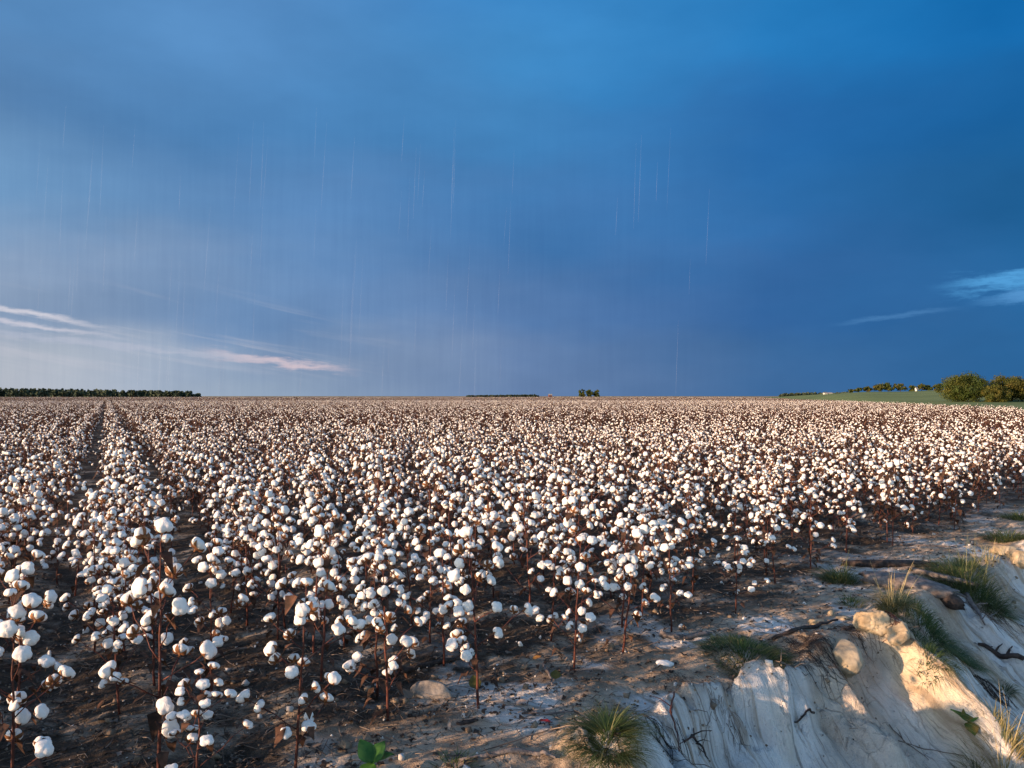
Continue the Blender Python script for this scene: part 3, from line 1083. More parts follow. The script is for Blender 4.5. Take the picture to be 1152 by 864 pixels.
mix = [7, 2, 9, 4, 0, 5, 11, 1, 8, 3, 10, 6, 2, 7, 5]
for j, (x, y, h, lab) in enumerate(MANUAL):
    i = mix[j]
    o = get('full', i)
    set_plant(o, x, y, h, j * 1.9, i, (0.02 * math.sin(j), 0.02 * math.cos(j)))
    tag(o, lab, 'cotton plant', G_NEAR)
SHORT = ['the corner plant', 'the tall foreground plant', 'the short orange-stemmed plant', 'the bushy foreground plant', 'the lone straight plant by the grey rock',
         'the plant rooted right of the grey rock', 'the slim plant behind the grey rock', 'the plant above the spiky tuft', 'the edge plant between spiky and round tufts',
         'the plant with the hanging side boll', 'the small plant with the orange leaf', 'the edge plant by the log tuft', 'the left frame edge plant', 'the plant behind the tall one', 'the plant filling the gap']
used_labels = set()
rt = random.Random(9)
for j, (x, y, r, _) in enumerate(things):
    i = rt.randrange(12)
    kind = 'full' if j < 34 else ('mid' if j < 110 else 'far')
    o = get(kind, i)
    h = rt.uniform(0.66, 0.88) * (1.10 if rt.random() < 0.12 else 1.0)
    set_plant(o, x, y, h, rt.uniform(0, 6.28), i)
    u = x * ROWN[0] + y * ROWN[1]
    pxx = 576 + F * x / y
    if u < -0.26: lab = 'cotton plant in the packed rows left of the narrow dark furrow'
    elif u < 0.6: lab = 'cotton plant in the straight row between the two dark furrows at left'
    elif pxx < 430: lab = 'cotton plant in the rows just right of the two dark furrows'
    elif pxx < 700: lab = 'cotton plant in the middle of the field behind the front plants at the rock'
    else: lab = 'cotton plant in the right-hand rows behind the field edge by the eroded bank'
    if j < 60:
        q = min(range(len(MANUAL)), key=lambda a: (MANUAL[a][0] - x) ** 2 + (MANUAL[a][1] - y) ** 2)
        dx_ = (x - MANUAL[q][0]) / max(0.1, y) * 4; dy_ = y - MANUAL[q][1]
        side = 'straight behind' if abs(dx_) < .18 else ('behind and right of' if dx_ > 0 else 'behind and left of')
        if dy_ < 0.05: side = 'just right of' if dx_ > 0 else 'just left of'
        for pre in ('nearest', 'second', 'third', 'fourth', 'fifth', 'sixth', 'seventh', 'eighth', 'ninth'):
            l2 = '%s cotton plant standing %s %s' % (pre, side, SHORT[q])
            if l2 not in used_labels: break
        else: l2 = lab
        used_labels.add(l2); lab = l2
    tag(o, lab, 'cotton plant', G_NEAR)

# ------------------------------------------------------------------ the rest of the field: far too many to count, ONE object
src = bpy.data.collections.new('cotton_sources')     # never linked to the scene
def add_src(name, me_):
    o = bpy.data.objects.new(name, me_); src.objects.link(o); return o
n_src = 0
for i in range(8): add_src('a%02d_cotton' % i, combined(LAYOUTS[i], LOW_BOLL, 4, 0.62, 18).mesh('cotton_mid', PM))

# coarse plants for the distance
def tiny_boll(k):
    lo, _, _ = boll_fluff(k + 1, BR * 1.05, 6, 4, False)
    v = np.concatenate(lo.v)
    for fi, fc in enumerate(lo.f):
        z = (v[fc].mean(0)[2] - 0.62 * BR) / BR
        if z < -0.35 or (fi + k) % 5 == 0 and z < 0.3: lo.m[fi] = 1
    return lo
TINY = [tiny_boll(k) for k in range(N_BOLL)]
for i in range(6): add_src('b%02d_cotton' % i, combined(LAYOUTS[(i * 5 + 3) % 12], TINY, 3, 0.28, 32).mesh('cotton_far', PM))

# 6 x 6 m patches of crop for the far distance
def patch_mb(seed):
    rr = random.Random(seed)
    mb = MB()
    bolls = TINY
    for n in range(150):
        x, y = rr.uniform(-3, 3), rr.uniform(-3, 3)
        h = rr.uniform(0.6, 0.92)
        tube(mb, [(x, y, 0), (x + rr.uniform(-.05, .05), y + rr.uniform(-.05, .05), h)], [0.008, 0.004], 3, 2, cap=False)
        for q in range(3):
            a = rr.uniform(0, 6.28); z = rr.uniform(.3, .8) * h
            tube(mb, [(x, y, z), (x + .2 * math.cos(a), y + .2 * math.sin(a), z + .15)], [0.005, 0.003], 3, 2, cap=False)
        for q in range(11):
            a = rr.uniform(0, 6.28); z = rr.uniform(.4, 1.0) * h; rad = rr.uniform(0, .25)
            leaf_patch(mb, (x + rad * math.cos(a), y + rad * math.sin(a), z), (math.cos(a), math.sin(a), 0), 0.11, 0.06, 3, rr, .9)
        for q in range(2):
            a = rr.uniform(0, 6.28); rad = rr.uniform(0.02, 0.22); z = h * (1 - 0.62 * rr.random() ** 1.3)
            k = rr.randrange(N_BOLL)
            mb.addmb(bolls[k], Matrix.Translation((x + rad * math.cos(a), y + rad * math.sin(a), z)) @ Euler((rr.uniform(-.7, .7), rr.uniform(-.7, .7), a)).to_matrix().to_4x4() @ Matrix.Scale(0.85, 4))
    return mb
for i in range(2): add_src('c%02d_cotton' % i, patch_mb(40 + i).mesh('cotton_patch', PM))

P_, I_, Rz, S_ = [], [], [], []
rf = random.Random(77)
for x, y, r, _ in rest:
    P_.append((x, y))
    beside = x < -1.5 and y < 3.0 and not frustum(x, y, 0.0)     # unseen shorter plants, heights varied so that patchy sun reaches the bank
    S_.append(rf.uniform(0.68, 1.05) if beside else rf.uniform(0.80, 1.08) * (1.08 if rf.random() < .1 else 1))
    Rz.append(rf.uniform(0, 6.28)); I_.append(rf.randrange(8) if r < 26 else 8 + rf.randrange(6))
near_n = len(P_)
# 62 m to 150 m: plant by plant, on the same rows
for k in range(int(-160 / ROW), int(160 / ROW)):
    u_ = U0 + k * ROW
    n = 800
    t = np.arange(-20, 180, SPACE * 1.25) + rng.uniform(-.1, .1, len(np.arange(-20, 180, SPACE * 1.25)))
    uj = u_ + rng.normal(0, 0.14 if k not in (-1, 0, 1) else 0.11, len(t))
    x = uj * ROWN[0] + t * ROWD[0]; y = uj * ROWN[1] + t * ROWD[1]
    r = np.hypot(x, y)
    ok = (r > RMAX) & (r < 150) & (y > 0) & (np.abs(x) < y * math.tan(HF) * 1.16 + 1) & in_field(x, y, 0.1)
    for a, b in zip(x[ok], y[ok]):
        P_.append((a, b)); S_.append(rf.uniform(0.80, 1.12)); Rz.append(rf.uniform(0, 6.28)); I_.append(8 + rf.randrange(6))
for y in np.arange(100, 620, 5.6):
    for x in np.arange(-0.78 * y - 6, 0.45 * y + 6, 5.6):
        if math.hypot(x, y) < 148: continue
        if not in_field(x, y, 3.0): continue
        P_.append((x + rf.uniform(-.3, .3), y + rf.uniform(-.3, .3))); S_.append(1.0); Rz.append(rf.randrange(4) * math.pi / 2); I_.append(14 + rf.randrange(2))
P_ = np.array(P_)
Z_ = np.zeros(len(P_)); Z_[:near_n] = terrain(P_[:near_n, 0], P_[:near_n, 1])
fm = bpy.data.meshes.new('cotton_field')
fm.vertices.add(len(P_))
fm.vertices.foreach_set('co', np.column_stack([P_, Z_]).astype(np.float32).ravel())
for nm, ty, val in (('idx', 'INT', np.array(I_, np.int32)), ('rz', 'FLOAT', np.array(Rz, np.float32)), ('scl', 'FLOAT', np.array(S_, np.float32))):
    a_ = fm.attributes.new(nm, ty, 'POINT'); a_.data.foreach_set('value', val)
field = bpy.data.objects.new('cotton_field', fm)
COL.objects.link(field)
for m_ in PM: fm.materials.append(m_)
tag(field, 'dense mass of white cotton stretching from the middle distance to the horizon', 'cotton field', kind='stuff')
ng = bpy.data.node_groups.new('plant_scatter', 'GeometryNodeTree')
ng.interface.new_socket('Geometry', in_out='INPUT', socket_type='NodeSocketGeometry')
ng.interface.new_socket('Geometry', in_out='OUTPUT', socket_type='NodeSocketGeometry')
gi = ng.nodes.new('NodeGroupInput'); go = ng.nodes.new('NodeGroupOutput')
ci = ng.nodes.new('GeometryNodeCollectionInfo'); ci.inputs['Collection'].default_value = src
ci.inputs['Separate Children'].default_value = True; ci.inputs['Reset Children'].default_value = True
iop = ng.nodes.new('GeometryNodeInstanceOnPoints'); iop.inputs['Pick Instance'].default_value = True
def named(n, t):
    nd = ng.nodes.new('GeometryNodeInputNamedAttribute'); nd.data_type = t; nd.inputs['Name'].default_value = n
    return nd.outputs[0]
cx = ng.nodes.new('ShaderNodeCombineXYZ')
ng.links.new(named('rz', 'FLOAT'), cx.inputs[2])
e2r = ng.nodes.new('FunctionNodeEulerToRotation'); ng.links.new(cx.outputs[0], e2r.inputs[0])
ng.links.new(gi.outputs[0], iop.inputs['Points']); ng.links.new(ci.outputs[0], iop.inputs['Instance'])
ng.links.new(named('idx', 'INT'), iop.inputs['Instance Index'])
ng.links.new(e2r.outputs[0], iop.inputs['Rotation'])
ng.links.new(named('scl', 'FLOAT'), iop.inputs['Scale'])
ng.links.new(iop.outputs[0], go.inputs[0])
md = field.modifiers.new('scatter', 'NODES'); md.node_group = ng
print('field instances', len(P_))

# ------------------------------------------------------------------ grass tufts
def tuft(name, loc, n, rad, hgt, mats, label, seed, lean=(0, 0), spread=1.0, dry=0.15, wid=0.0022, hang=0.0, rootr=None, tall=0):
    rr = random.Random(seed)
    mb = MB()
    rootr = rootr or rad * 0.35
    for k in range(n + tall):
        a = rr.uniform(0, 2 * math.pi)
        q = math.sqrt(rr.random())
        bx, by = math.cos(a) * rootr * q, math.sin(a) * rootr * q
        istall = k >= n
        L = hgt * rr.uniform(0.55, 1.15) * (1.7 if istall else 1)
        out = (0.25 + 0.95 * q * spread) * (0.35 if istall else 1)
        aa = a + rr.gauss(0, 0.5)
        d = Vector((math.cos(aa) * out + lean[0], math.sin(aa) * out + lean[1], 1.0)).normalized()
        p = Vector((bx, by, 0))
        wx = gz(loc[0] + bx, loc[1] + by) - loc[2]
        p.z = wx - 0.01
        side = Vector((-math.sin(aa + rr.uniform(-.6, .6)), math.cos(aa), 0)).normalized()
        seg = 5
        vs = []
        w0 = wid * rr.uniform(0.7, 1.3)
        g = rr.uniform(0.35, 1.0) * (0.4 if istall else 1) + hang
        for s in range(seg + 1):
            t = s / seg
            w = w0 * (1 - t) ** 0.7 + 0.0002
            vs += [tuple(p - side * w), tuple(p + side * w)]
            p = p + d * (L / seg)
            d = (d + Vector((d.x * 0.12, d.y * 0.12, -g * 0.28))).normalized()
        fs = [(2 * s, 2 * s + 1, 2 * s + 3, 2 * s + 2) for s in range(seg)]
        isdry = rr.random() < dry or istall
        b_ = (0.75 if isdry else 0.0)
        tone = np.repeat(np.clip(b_ + np.linspace(0, 0.25, seg + 1) + rr.uniform(-.1, .1), 0, 1), 2)
        mb.add(vs, fs, 0, tone)
    o = mb.build(name, mats)
    o.location = loc
    tag(o, label, 'grass tuft')
    return o


GT = [
    # px, py, n, rad, h, mat, label, seed, kwargs
    (684, 832, 1300, 0.24, 0.19, 'grass', 'spiky grey-green grass tuft on white chalk at the bottom, below the cotton edge', 1, dict(spread=2.2, dry=0.12, wid=0.0016)),
    (838, 738, 1500, 0.30, 0.13, 'grass', 'low round dark green grass tuft above the fluted white bank', 2, dict(spread=1.2, dry=0.14, rootr=0.24)),
    (944, 654, 700, 0.22, 0.20, 'grass', 'upright grass tuft under the last cotton plants left of the grey log', 3, dict(dry=0.2, rootr=.14, tall=10)),
    (957, 681, 180, 0.10, 0.12, 'grass', 'small pale grass tuft in front of the grey log', 4, dict(dry=0.35, rootr=.08)),
    (1003, 683, 420, 0.14, 0.20, 'strawgrass', 'sunlit yellow-green grass tuft at the top of the lit rock', 5, dict(dry=0.4, tall=30, rootr=.08)),
    (1046, 712, 1700, 0.34, 0.19, 'grass', 'long dark green grass mat drooping over the lip of the bank', 6, dict(dry=0.12, rootr=.27, lean=(0.35, -0.35), hang=.5)),
    (1086, 655, 1500, 0.36, 0.23, 'grass', 'large green grass clump with straw stalks above the right-hand bank', 7, dict(dry=0.2, rootr=.30, tall=30)),
    (1106, 676, 900, 0.28, 0.18, 'grass', 'dark grass fringe hanging below the clump with straw stalks', 8, dict(dry=0.05, rootr=.2, lean=(0.3, -0.3), hang=.5)),
    (1112, 632, 60, 0.14, 0.26, 'strawgrass', 'straw-coloured stalks standing behind the large green clump', 9, dict(dry=0.9, rootr=.12, spread=.4)),
    (1134, 609, 800, 0.34, 0.22, 'grass', 'dull green grass tuft near the right edge beside the pale stone', 10, dict(dry=0.2, rootr=.22)),
    (1146, 585, 600, 0.30, 0.18, 'grass', 'farthest grass tuft on the bare track at the right edge', 11, dict(dry=0.15, rootr=.2)),
    (1040, 850, 0, 0, 0, None, None, 0, None),
    (512, 862, 90, 0.10, 0.08, 'grass', 'thin low grass sprig on pale ground at the bottom centre', 12, dict(dry=0.5, rootr=.08)),
    (1130, 862, 700, 0.18, 0.20, 'strawgrass', 'golden dry grass clump at the lower right corner', 13, dict(dry=0.35, rootr=.13, tall=25, wid=.002)),
    (1098, 862, 200, 0.12, 0.15, 'grass', 'blue-green grass blades left of the golden clump in the corner', 14, dict(dry=0.05, rootr=.08)),
    (1036, 770, 0, 0, 0, None, None, 0, None),
    (1052, 742, 260, 0.12, 0.16, 'grass', 'lowest dark tip of grass hanging down the chalk face', 15, dict(dry=0.05, rootr=.1, lean=(.4, -.4), hang=.8)),
    (1128, 775, 160, 0.09, 0.11, 'grass', 'small dark grass tuft in a crevice of the chalk near the right edge', 16, dict(dry=0.1, rootr=.06, hang=.3)),
]
for px, py, n, rad, hh, mt, lab, sd, kw in GT:
    if not n: continue
    p = at(px, py)
    tuft('grass_tuft', tuple(p), n, rad, hh, M[mt], lab, sd, **kw)

# ------------------------------------------------------------------ rocks
def rock(px, py, size, mt, label, seed, sink=0.3, rz=0.0, name='rock', cat='rock', facets=22, lo=0.60, jag=0.22, tilt=(0, 0)):
    rr = random.Random(seed)
    import bmesh
    bm = bmesh.new()
    bmesh.ops.create_icosphere(bm, subdivisions=5, radius=1.0)
    planes = [(Vector((rr.gauss(0, 1), rr.gauss(0, 1), rr.gauss(0, 1))).normalized(), rr.uniform(lo, 0.86)) for _ in range(facets)]
    off = Vector((seed * 2.7, seed, 0))
    for v in bm.verts:
        d = v.co.normalized()
        r_ = 1.0
        for n_, c_ in planes:
            q = d.dot(n_)
            if q > 0.05: r_ = min(r_, c_ / q)
        r_ *= 1 + jag * 0.25 * mnoise.fractal(d * 1.2 + off, 1.0, 2.0, 2) - jag * 0.30 * max(0, mnoise.fractal(d * 3.2 + off, 0.9, 2.0, 3)) + jag * 0.10 * mnoise.fractal(d * 11 + off, 0.8, 2.0, 3)
        v.co = Vector((d.x * size[0] * r_, d.y * size[1] * r_, d.z * size[2] * r_))
    me_ = bpy.data.meshes.new(name)
    bm.to_mesh(me_); bm.free()
    me_.materials.append(M[mt])
    for p in me_.polygons: p.use_smooth = True
    o = bpy.data.objects.new(name, me_)
    COL.objects.link(o)
    p = at(px, py)
    o.location = (p.x, p.y, p.z + size[2] * (1 - sink) - size[2] * 0.4)
    o.rotation_euler = (tilt[0], tilt[1], rz)
    tag(o, label, cat)
    return o


rock(488, 782, (0.13, 0.085, 0.075), 'greyrock', 'grey rounded rock among twigs between two front cotton stems', 1, 0.55)
rock(945, 740, (0.15, 0.19, 0.13), 'dullrock', 'smooth rounded tan boulder at the head of a chalk rib', 2, 0.75, jag=.10)
rock(984, 703, (0.13, 0.12, 0.10), 'rock', 'angular tan rock at the top of the sunlit rib', 3, 0.5, jag=.5, facets=11, lo=.42)
rock(1012, 716, (0.13, 0.10, 0.08), 'rock', 'orange-lit rock just under the drooping grass mat', 4, 0.6, rz=.8, jag=.5, facets=10, lo=.42)
rock(1128, 622, (0.17, 0.10, 0.075), 'rock', 'pale tan stone beside the dull tuft at the right edge', 7, 0.3)
rock(1146, 634, (0.13, 0.12, 0.13), 'rock', 'brown stone at the right edge under the pale tan one', 8, 0.3)
rock(414, 832, (0.028, 0.024, 0.018), 'clod', 'small tan clod at the foot of the lone straight plant', 12, 0.3, name='clod', cat='clod')
rock(388, 842, (0.04, 0.03, 0.025), 'clod', 'brown clod left of the small tan one near the green seedling', 13, 0.3, name='clod', cat='clod')
rock(935, 692, (0.03, 0.025, 0.035), 'rock', 'small tan stone beside the small pale tuft', 14, 0.3)
rock(950, 697, (0.07, 0.03, 0.018), 'rock', 'thin orange-lit stone under the small pale tuft', 15, 0.3)
rock(918, 702, (0.085, 0.04, 0.022), 'rock', 'flat tan stone standing in for an orange sunlit patch behind the fallen dark branch', 16, 0.3)  # pale stone added where low sun lights a patch of ground
rock(975, 656, (0.055, 0.03, 0.016), 'rock', 'tan stone standing in for an orange sunlit patch on the near side of the grey log', 18, 0.3)  # another pale stone in place of a lit patch of soil
rock(905, 716, (0.03, 0.03, 0.02), 'clod', 'dark clod behind the tan boulder', 19, 0.3, name='clod', cat='clod')

# gravel and crumbs: nobody could count them
mb = MB()
rg = random.Random(3)
cube = [(-1, -1, -1), (1, -1, -1), (1, 1, -1), (-1, 1, -1), (-1, -1, 1), (1, -1, 1), (1, 1, 1), (-1, 1, 1)]
cf = [(0, 3, 2, 1), (4, 5, 6, 7), (0, 1, 5, 4), (1, 2, 6, 5), (2, 3, 7, 6), (3, 0, 4, 7)]
gxs, gys, gss = [], [], []
while len(gxs) < 9000:
    x = rg.uniform(-3.5, 8); y = rg.uniform(2.6, 12)
    if rg.random() > math.exp(-(y - 2.6) / 5): continue
    gxs.append(x); gys.append(y); gss.append(rg.uniform(0.002, 0.0075) * (2.8 if rg.random() < 0.07 else 1))
gd_, _ = lip_sd(np.array(gxs), np.array(gys))
gzz = terrain(np.array(gxs), np.array(gys))
for x, y, z, s, d_ in zip(gxs, gys, gzz, gss, gd_):
    if d_ > 0.25 and rg.random() < 0.9: continue
    E = Euler((rg.uniform(0, 6), rg.uniform(0, 6), rg.uniform(0, 6))).to_matrix()
    vs = [tuple(Vector((x, y, z + s * .3)) + E @ Vector((c[0] * s * rg.uniform(.5, 1.1), c[1] * s * rg.uniform(.5, 1.1), c[2] * s * rg.uniform(.4, .8)))) for c in cube]
    mb.add(vs, cf, 0 if rg.random() < .25 else 1)
tag(mb.build('gravel', [M['chalkrock'], M['clod']]), 'scattered crumbs of chalk and earth on the bare ground', 'gravel', kind='stuff')

# ------------------------------------------------------------------ dead leaves and twigs on the ground
mb = MB(); mt_ = MB()
rl = random.Random(8)
X, Y = [], []
while len(X) < 36000:
    y = 2.2 + 13 * rl.random() ** 1.5; x = rl.uniform(-0.75 * y - .5, 0.75 * y + .5)
    X.append(x); Y.append(y)
X = np.array(X); Y = np.array(Y)
d_, _ = lip_sd(X, Y)
Zt = terrain(X, Y)
clump = fbm(X * 2.2, Y * 2.2, 201, 3)
inf_ = in_field(X, Y, -0.25)
for i in range(len(X)):
    if d_[i] > -0.02 and rl.random() < 0.93: continue
    keep = 0.9 if inf_[i] else 0.34 + 0.9 * max(0, clump[i])
    if rl.random() > keep: continue
    x, y, z = X[i], Y[i], Zt[i]
    a = rl.uniform(0, 6.28)
    if i % 3:
        L = rl.uniform(0.014, 0.05)
        d = Vector((math.cos(a), math.sin(a), rl.uniform(-.1, .45)))
        n0 = mb.n
        leaf_patch(mb, (x, y, z + rl.uniform(0.002, 0.02)), d, L, L * rl.uniform(.25, .5), 0, rl, 0.3)
        mb.c[-1][:] = max(0, rl.gauss(0.1, 0.35)) if rl.random() < .5 else 0
    else:
        L = rl.uniform(0.03, 0.16)
        p0 = Vector((x, y, z + 0.004)); p2 = p0 + Vector((math.cos(a) * L, math.sin(a) * L, rl.uniform(-0.004, 0.03)))
        pm = p0.lerp(p2, .5) + Vector((rl.uniform(-.01, .01), rl.uniform(-.01, .01), rl.uniform(0, .01)))
        r_ = rl.uniform(0.0008, 0.0026)
        tube(mt_, [p0, pm, p2], [r_, r_, r_ * .5], 4)
tag(mb.build('leaf_litter', M['litter']), 'dead brown leaves strewn over the soil between the cotton stems', 'leaf litter', kind='stuff')
ml_ = MB()
for i in range(0, len(X), 90):                # loose scraps of lint blown off the bolls
    if not inf_[i] and rl.random() < .6: continue
    if d_[i] > -.05: continue
    s_ = rl.uniform(.003, .009)
    E = Euler((rl.uniform(0, 6), rl.uniform(0, 6), rl.uniform(0, 6))).to_matrix() @ Matrix.Diagonal((1.6, .8, .5))
    ml_.addmb(LOW_BOLL[i % N_BOLL], Matrix.Translation((X[i], Y[i], Zt[i] + s_ * .3)) @ (E * (s_ / BR)).to_4x4(), {0: 0, 1: 0})
tag(ml_.build('lint_scraps', M['cotton']), 'tiny loose scraps of white lint strewn over the soil', 'lint', kind='stuff')
tag(mt_.build('twig_litter', M['twig']), 'thin dead twigs strewn over the soil at the field edge', 'twigs', kind='stuff')

# ------------------------------------------------------------------ fallen branches, logs, roots
def branch_obj(name, pix, rads, mt, label, cat, seed, lift=0.01, forks=0, sides=8):
    rr = random.Random(seed)
    P3 = [at(px, py) for px, py in pix]
    pts_ = []
    for i in range(len(P3) - 1):
        for k in range(4):
            t = k / 4
            q = P3[i].lerp(P3[i + 1], t)
            q.z = max(q.z, gz(q.x, q.y)) + lift + rr.uniform(-.003, .003)
            q.x += rr.uniform(-.006, .006)
            pts_.append(q)
    e = P3[-1].copy(); e.z += lift; pts_.append(e)
    rad = np.interp(np.linspace(0, 1, len(pts_)), np.linspace(0, 1, len(rads)), rads)
    rad = [r_ * rr.uniform(.85, 1.15) for r_ in rad]
    mb = MB()
    tube(mb, pts_, rad, sides)
    for f in range(forks):
        i = rr.randrange(1, len(pts_) - 1)
        p = pts_[i]
        a = rr.uniform(0, 6.28); L = rr.uniform(.05, .13)
        q = p + Vector((math.cos(a) * L, math.sin(a) * L, rr.uniform(0.01, .07)))
        tube(mb, [p, p.lerp(q, .5) + Vector((0, 0, .01)), q], [rad[i] * .6, rad[i] * .45, rad[i] * .2], 5)
    o = mb.build(name, M[mt])
    tag(o, label, cat)
    return o


branch_obj('fallen_branch', [(868, 722), (893, 712), (918, 707), (942, 700)], [.012, .016, .014, .007], 'darkwood', 'dark fallen branch lying behind the tan boulder', 'branch', 1, .014)
branch_obj('fallen_branch', [(742, 716), (768, 720), (800, 716)], [.02, .02, .012], 'greywood', 'thick grey branch end left of the round green tuft', 'branch', 2, .015)
branch_obj('fallen_branch', [(440, 762), (475, 752), (520, 742)], [.015, .018, .01], 'darkwood', 'dark stick lying behind the grey rock', 'branch', 3, .01, 2)
branch_obj('fallen_branch', [(200, 752), (240, 742), (290, 728)], [.010, .012, .006], 'twig', 'dark stick on the soil right of the tall foreground plant', 'branch', 4, .008, 3)
branch_obj('fallen_branch', [(516, 858), (560, 852), (600, 850), (625, 862)], [.006, .012, .012, .005], 'greywood', 'curved grey stick at the bottom edge left of the spiky tuft', 'branch', 5, .01)
branch_obj('fallen_branch', [(540, 850), (575, 838), (610, 828), (648, 818)], [.002, .003, .003, .002], 'twig', 'long thin twig pointing at the spiky tuft', 'branch', 6, .012)
branch_obj('fallen_branch', [(588, 806), (620, 806), (650, 802)], [.006, .006, .003], 'greywood', 'grey stick by the red leaf', 'branch', 7, .01, 2)
branch_obj('fallen_branch', [(610, 750), (618, 762), (622, 775)], [.010, .009, .004], 'greywood', 'pale curled bark strip left of the cotton edge tuft', 'branch', 8, .012)
branch_obj('fallen_branch', [(514, 816), (526, 814), (538, 812)], [.008, .013, .006], 'darkwood', 'short dark chunk of bark on bare pale soil', 'bark', 9, .006)
branch_obj('fallen_branch', [(872, 746), (884, 752), (896, 756)], [.004, .004, .002], 'twig', 'dark twig lying under the round green tuft', 'branch', 10, .01, 3)
branch_obj('fallen_branch', [(894, 820), (905, 815), (916, 812)], [.004, .006, .008], 'darkwood', 'short dark stick lying across the fluted chalk', 'branch', 11, .012)
branch_obj('fallen_branch', [(770, 846), (778, 835), (790, 850), (797, 862)], [.004, .006, .006, .003], 'darkwood', 'dark forked twig on the chalk right of the spiky tuft', 'branch', 12, .03, 6)
branch_obj('fallen_branch', [(758, 792), (755, 812), (760, 835), (764, 858)], [.004, .005, .004, .003], 'stem', 'red-brown cane standing on the chalk right of the spiky tuft', 'branch', 13, .05, 3)
branch_obj('fallen_branch', [(1100, 728), (1125, 742), (1152, 745)], [.012, .02, .02], 'darkwood', 'dark dead stump of root in the crevice at the right edge', 'root', 14, .02, 3)
branch_obj('hanging_root', [(1088, 672), (1098, 690), (1108, 706)], [.022, .015, .006], 'greywood', 'grey root sticking out of the bank below the straw stalks', 'root', 15, .02, 3)
branch_obj('hanging_root', [(1112, 700), (1122, 694), (1130, 688)], [.004, .003, .002], 'greywood', 'pale thin root curling away from the grey one', 'root', 16, .03, 2)
branch_obj('hanging_root', [(1010, 835), (1040, 845), (1085, 862)], [.003, .003, .002], 'twig', 'thin long root trailing over the chalk to the corner clump', 'root', 17, .008, 2)
branch_obj('hanging_root', [(1000, 820), (1020, 840), (1045, 862)], [.003, .003, .002], 'twig', 'thin root trailing straight down the chalk beside the long one', 'root', 18, .008, 2)
branch_obj('fallen_branch', [(800, 805), (795, 830), (786, 855)], [.0015, .002, .0015], 'twig', 'wiry twig rising from the brown root tangle', 'branch', 19, .01, 2)


def slab(px, py, sx_, sy_, sz_, rz, mt, label, seed, tilt=(0, 0), lift=0.0):
    """weathered split log: a long irregular plank-like piece with broken ends and grain grooves"""
    rr = random.Random(seed)
    mb = MB()
    n, m_ = 26, 14
    vs = []
    for i in range(n):
        t = i / (n - 1)
        taper = 1 - 0.45 * abs(2 * t - 1) ** 3
        for k in range(m_):
            a = 2 * math.pi * k / m_
            q = Vector((math.cos(a), math.sin(a), 0))
            g_ = 1 + 0.14 * mnoise.noise(Vector((t * 3, k * 1.9, seed))) + 0.09 * mnoise.noise(Vector((t * 1.0, k * 7.3, seed + 3)))
            xx = (t - 0.5) * 2 * sx_
            if i in (0, n - 1): xx += rr.uniform(-.04, .04)
            bend = 0.12 * sx_ * math.sin(t * 2.4 + seed)
            cy_ = math.copysign(abs(q.x) ** 0.6, q.x); cz_ = math.copysign(abs(q.y) ** 0.6, q.y)
            vs.append((xx, cy_ * sy_ * taper * g_ + bend, cz_ * sz_ * taper * g_))
    fs = []
    for i in range(n - 1):
        for k in range(m_):
            k2 = (k + 1) % m_
            fs.append((i * m_ + k, i * m_ + k2, (i + 1) * m_ + k2, (i + 1) * m_ + k))
    fs.append(tuple(range(m_))[::-1]); fs.append(tuple((n - 1) * m_ + k for k in range(m_)))
    mb.add(vs, fs)
    o = mb.build('log', M[mt])
    p = at(px, py)
    o.location = (p.x, p.y, p.z + sz_ * 0.5 + lift)
    o.rotation_euler = (tilt[0], tilt[1], rz)
    tag(o, label, 'log')
    return o


slab(1022, 662, 0.34, 0.15, 0.055, -0.35, 'greywood', 'weathered grey split log lying between the two right-hand grass clumps', 1, (0.05, 0.12))
slab(1000, 637, 0.42, 0.05, 0.035, 0.04, 'darkwood', 'long black log lying behind the weathered grey one', 2)
slab(1066, 680, 0.12, 0.06, 0.06, -0.9, 'darkwood', 'black rotten stub at the near end of the grey log', 3, (0, 0.3))
slab(1060, 655, 0.26, 0.028, 0.028, -0.75, 'greywood', 'narrow grey log running down to the bank lip', 4, (0, 0.12), .03)
slab(1030, 614, 0.35, 0.012, 0.010, -0.35, 'greywood', 'pale stick lying on the track behind the black log', 5)

# fine root mats hanging below the tufts
def root_mat(px, py, n, L, label, seed, mt='twig', w=.12, r0=.0014, down=(0.6, -0.6)):
    rr = random.Random(seed)
    mb = MB()
    c = at(px, py)
    for k in range(n):
        x = c.x + rr.gauss(0, w); y = c.y + rr.gauss(0, w)
        pts_ = []
        a = math.atan2(down[1], down[0]) + rr.gauss(0, 0.6)
        LL = L * rr.uniform(.3, 1)
        for s in range(6):
            pts_.append(Vector((x, y, gz(x, y) + 0.004 + 0.014 * rr.random())))
            x += math.cos(a) * LL / 5; y += math.sin(a) * LL / 5
            a += rr.gauss(0, .3)
        r_ = r0 * rr.uniform(.5, 1.3)
        tube(mb, pts_, [r_, r_, r_, r_ * .8, r_ * .6, r_ * .3], 4, cap=False)
    o = mb.build('root_mat', M[mt])
    tag(o, label, 'root mat')
    return o


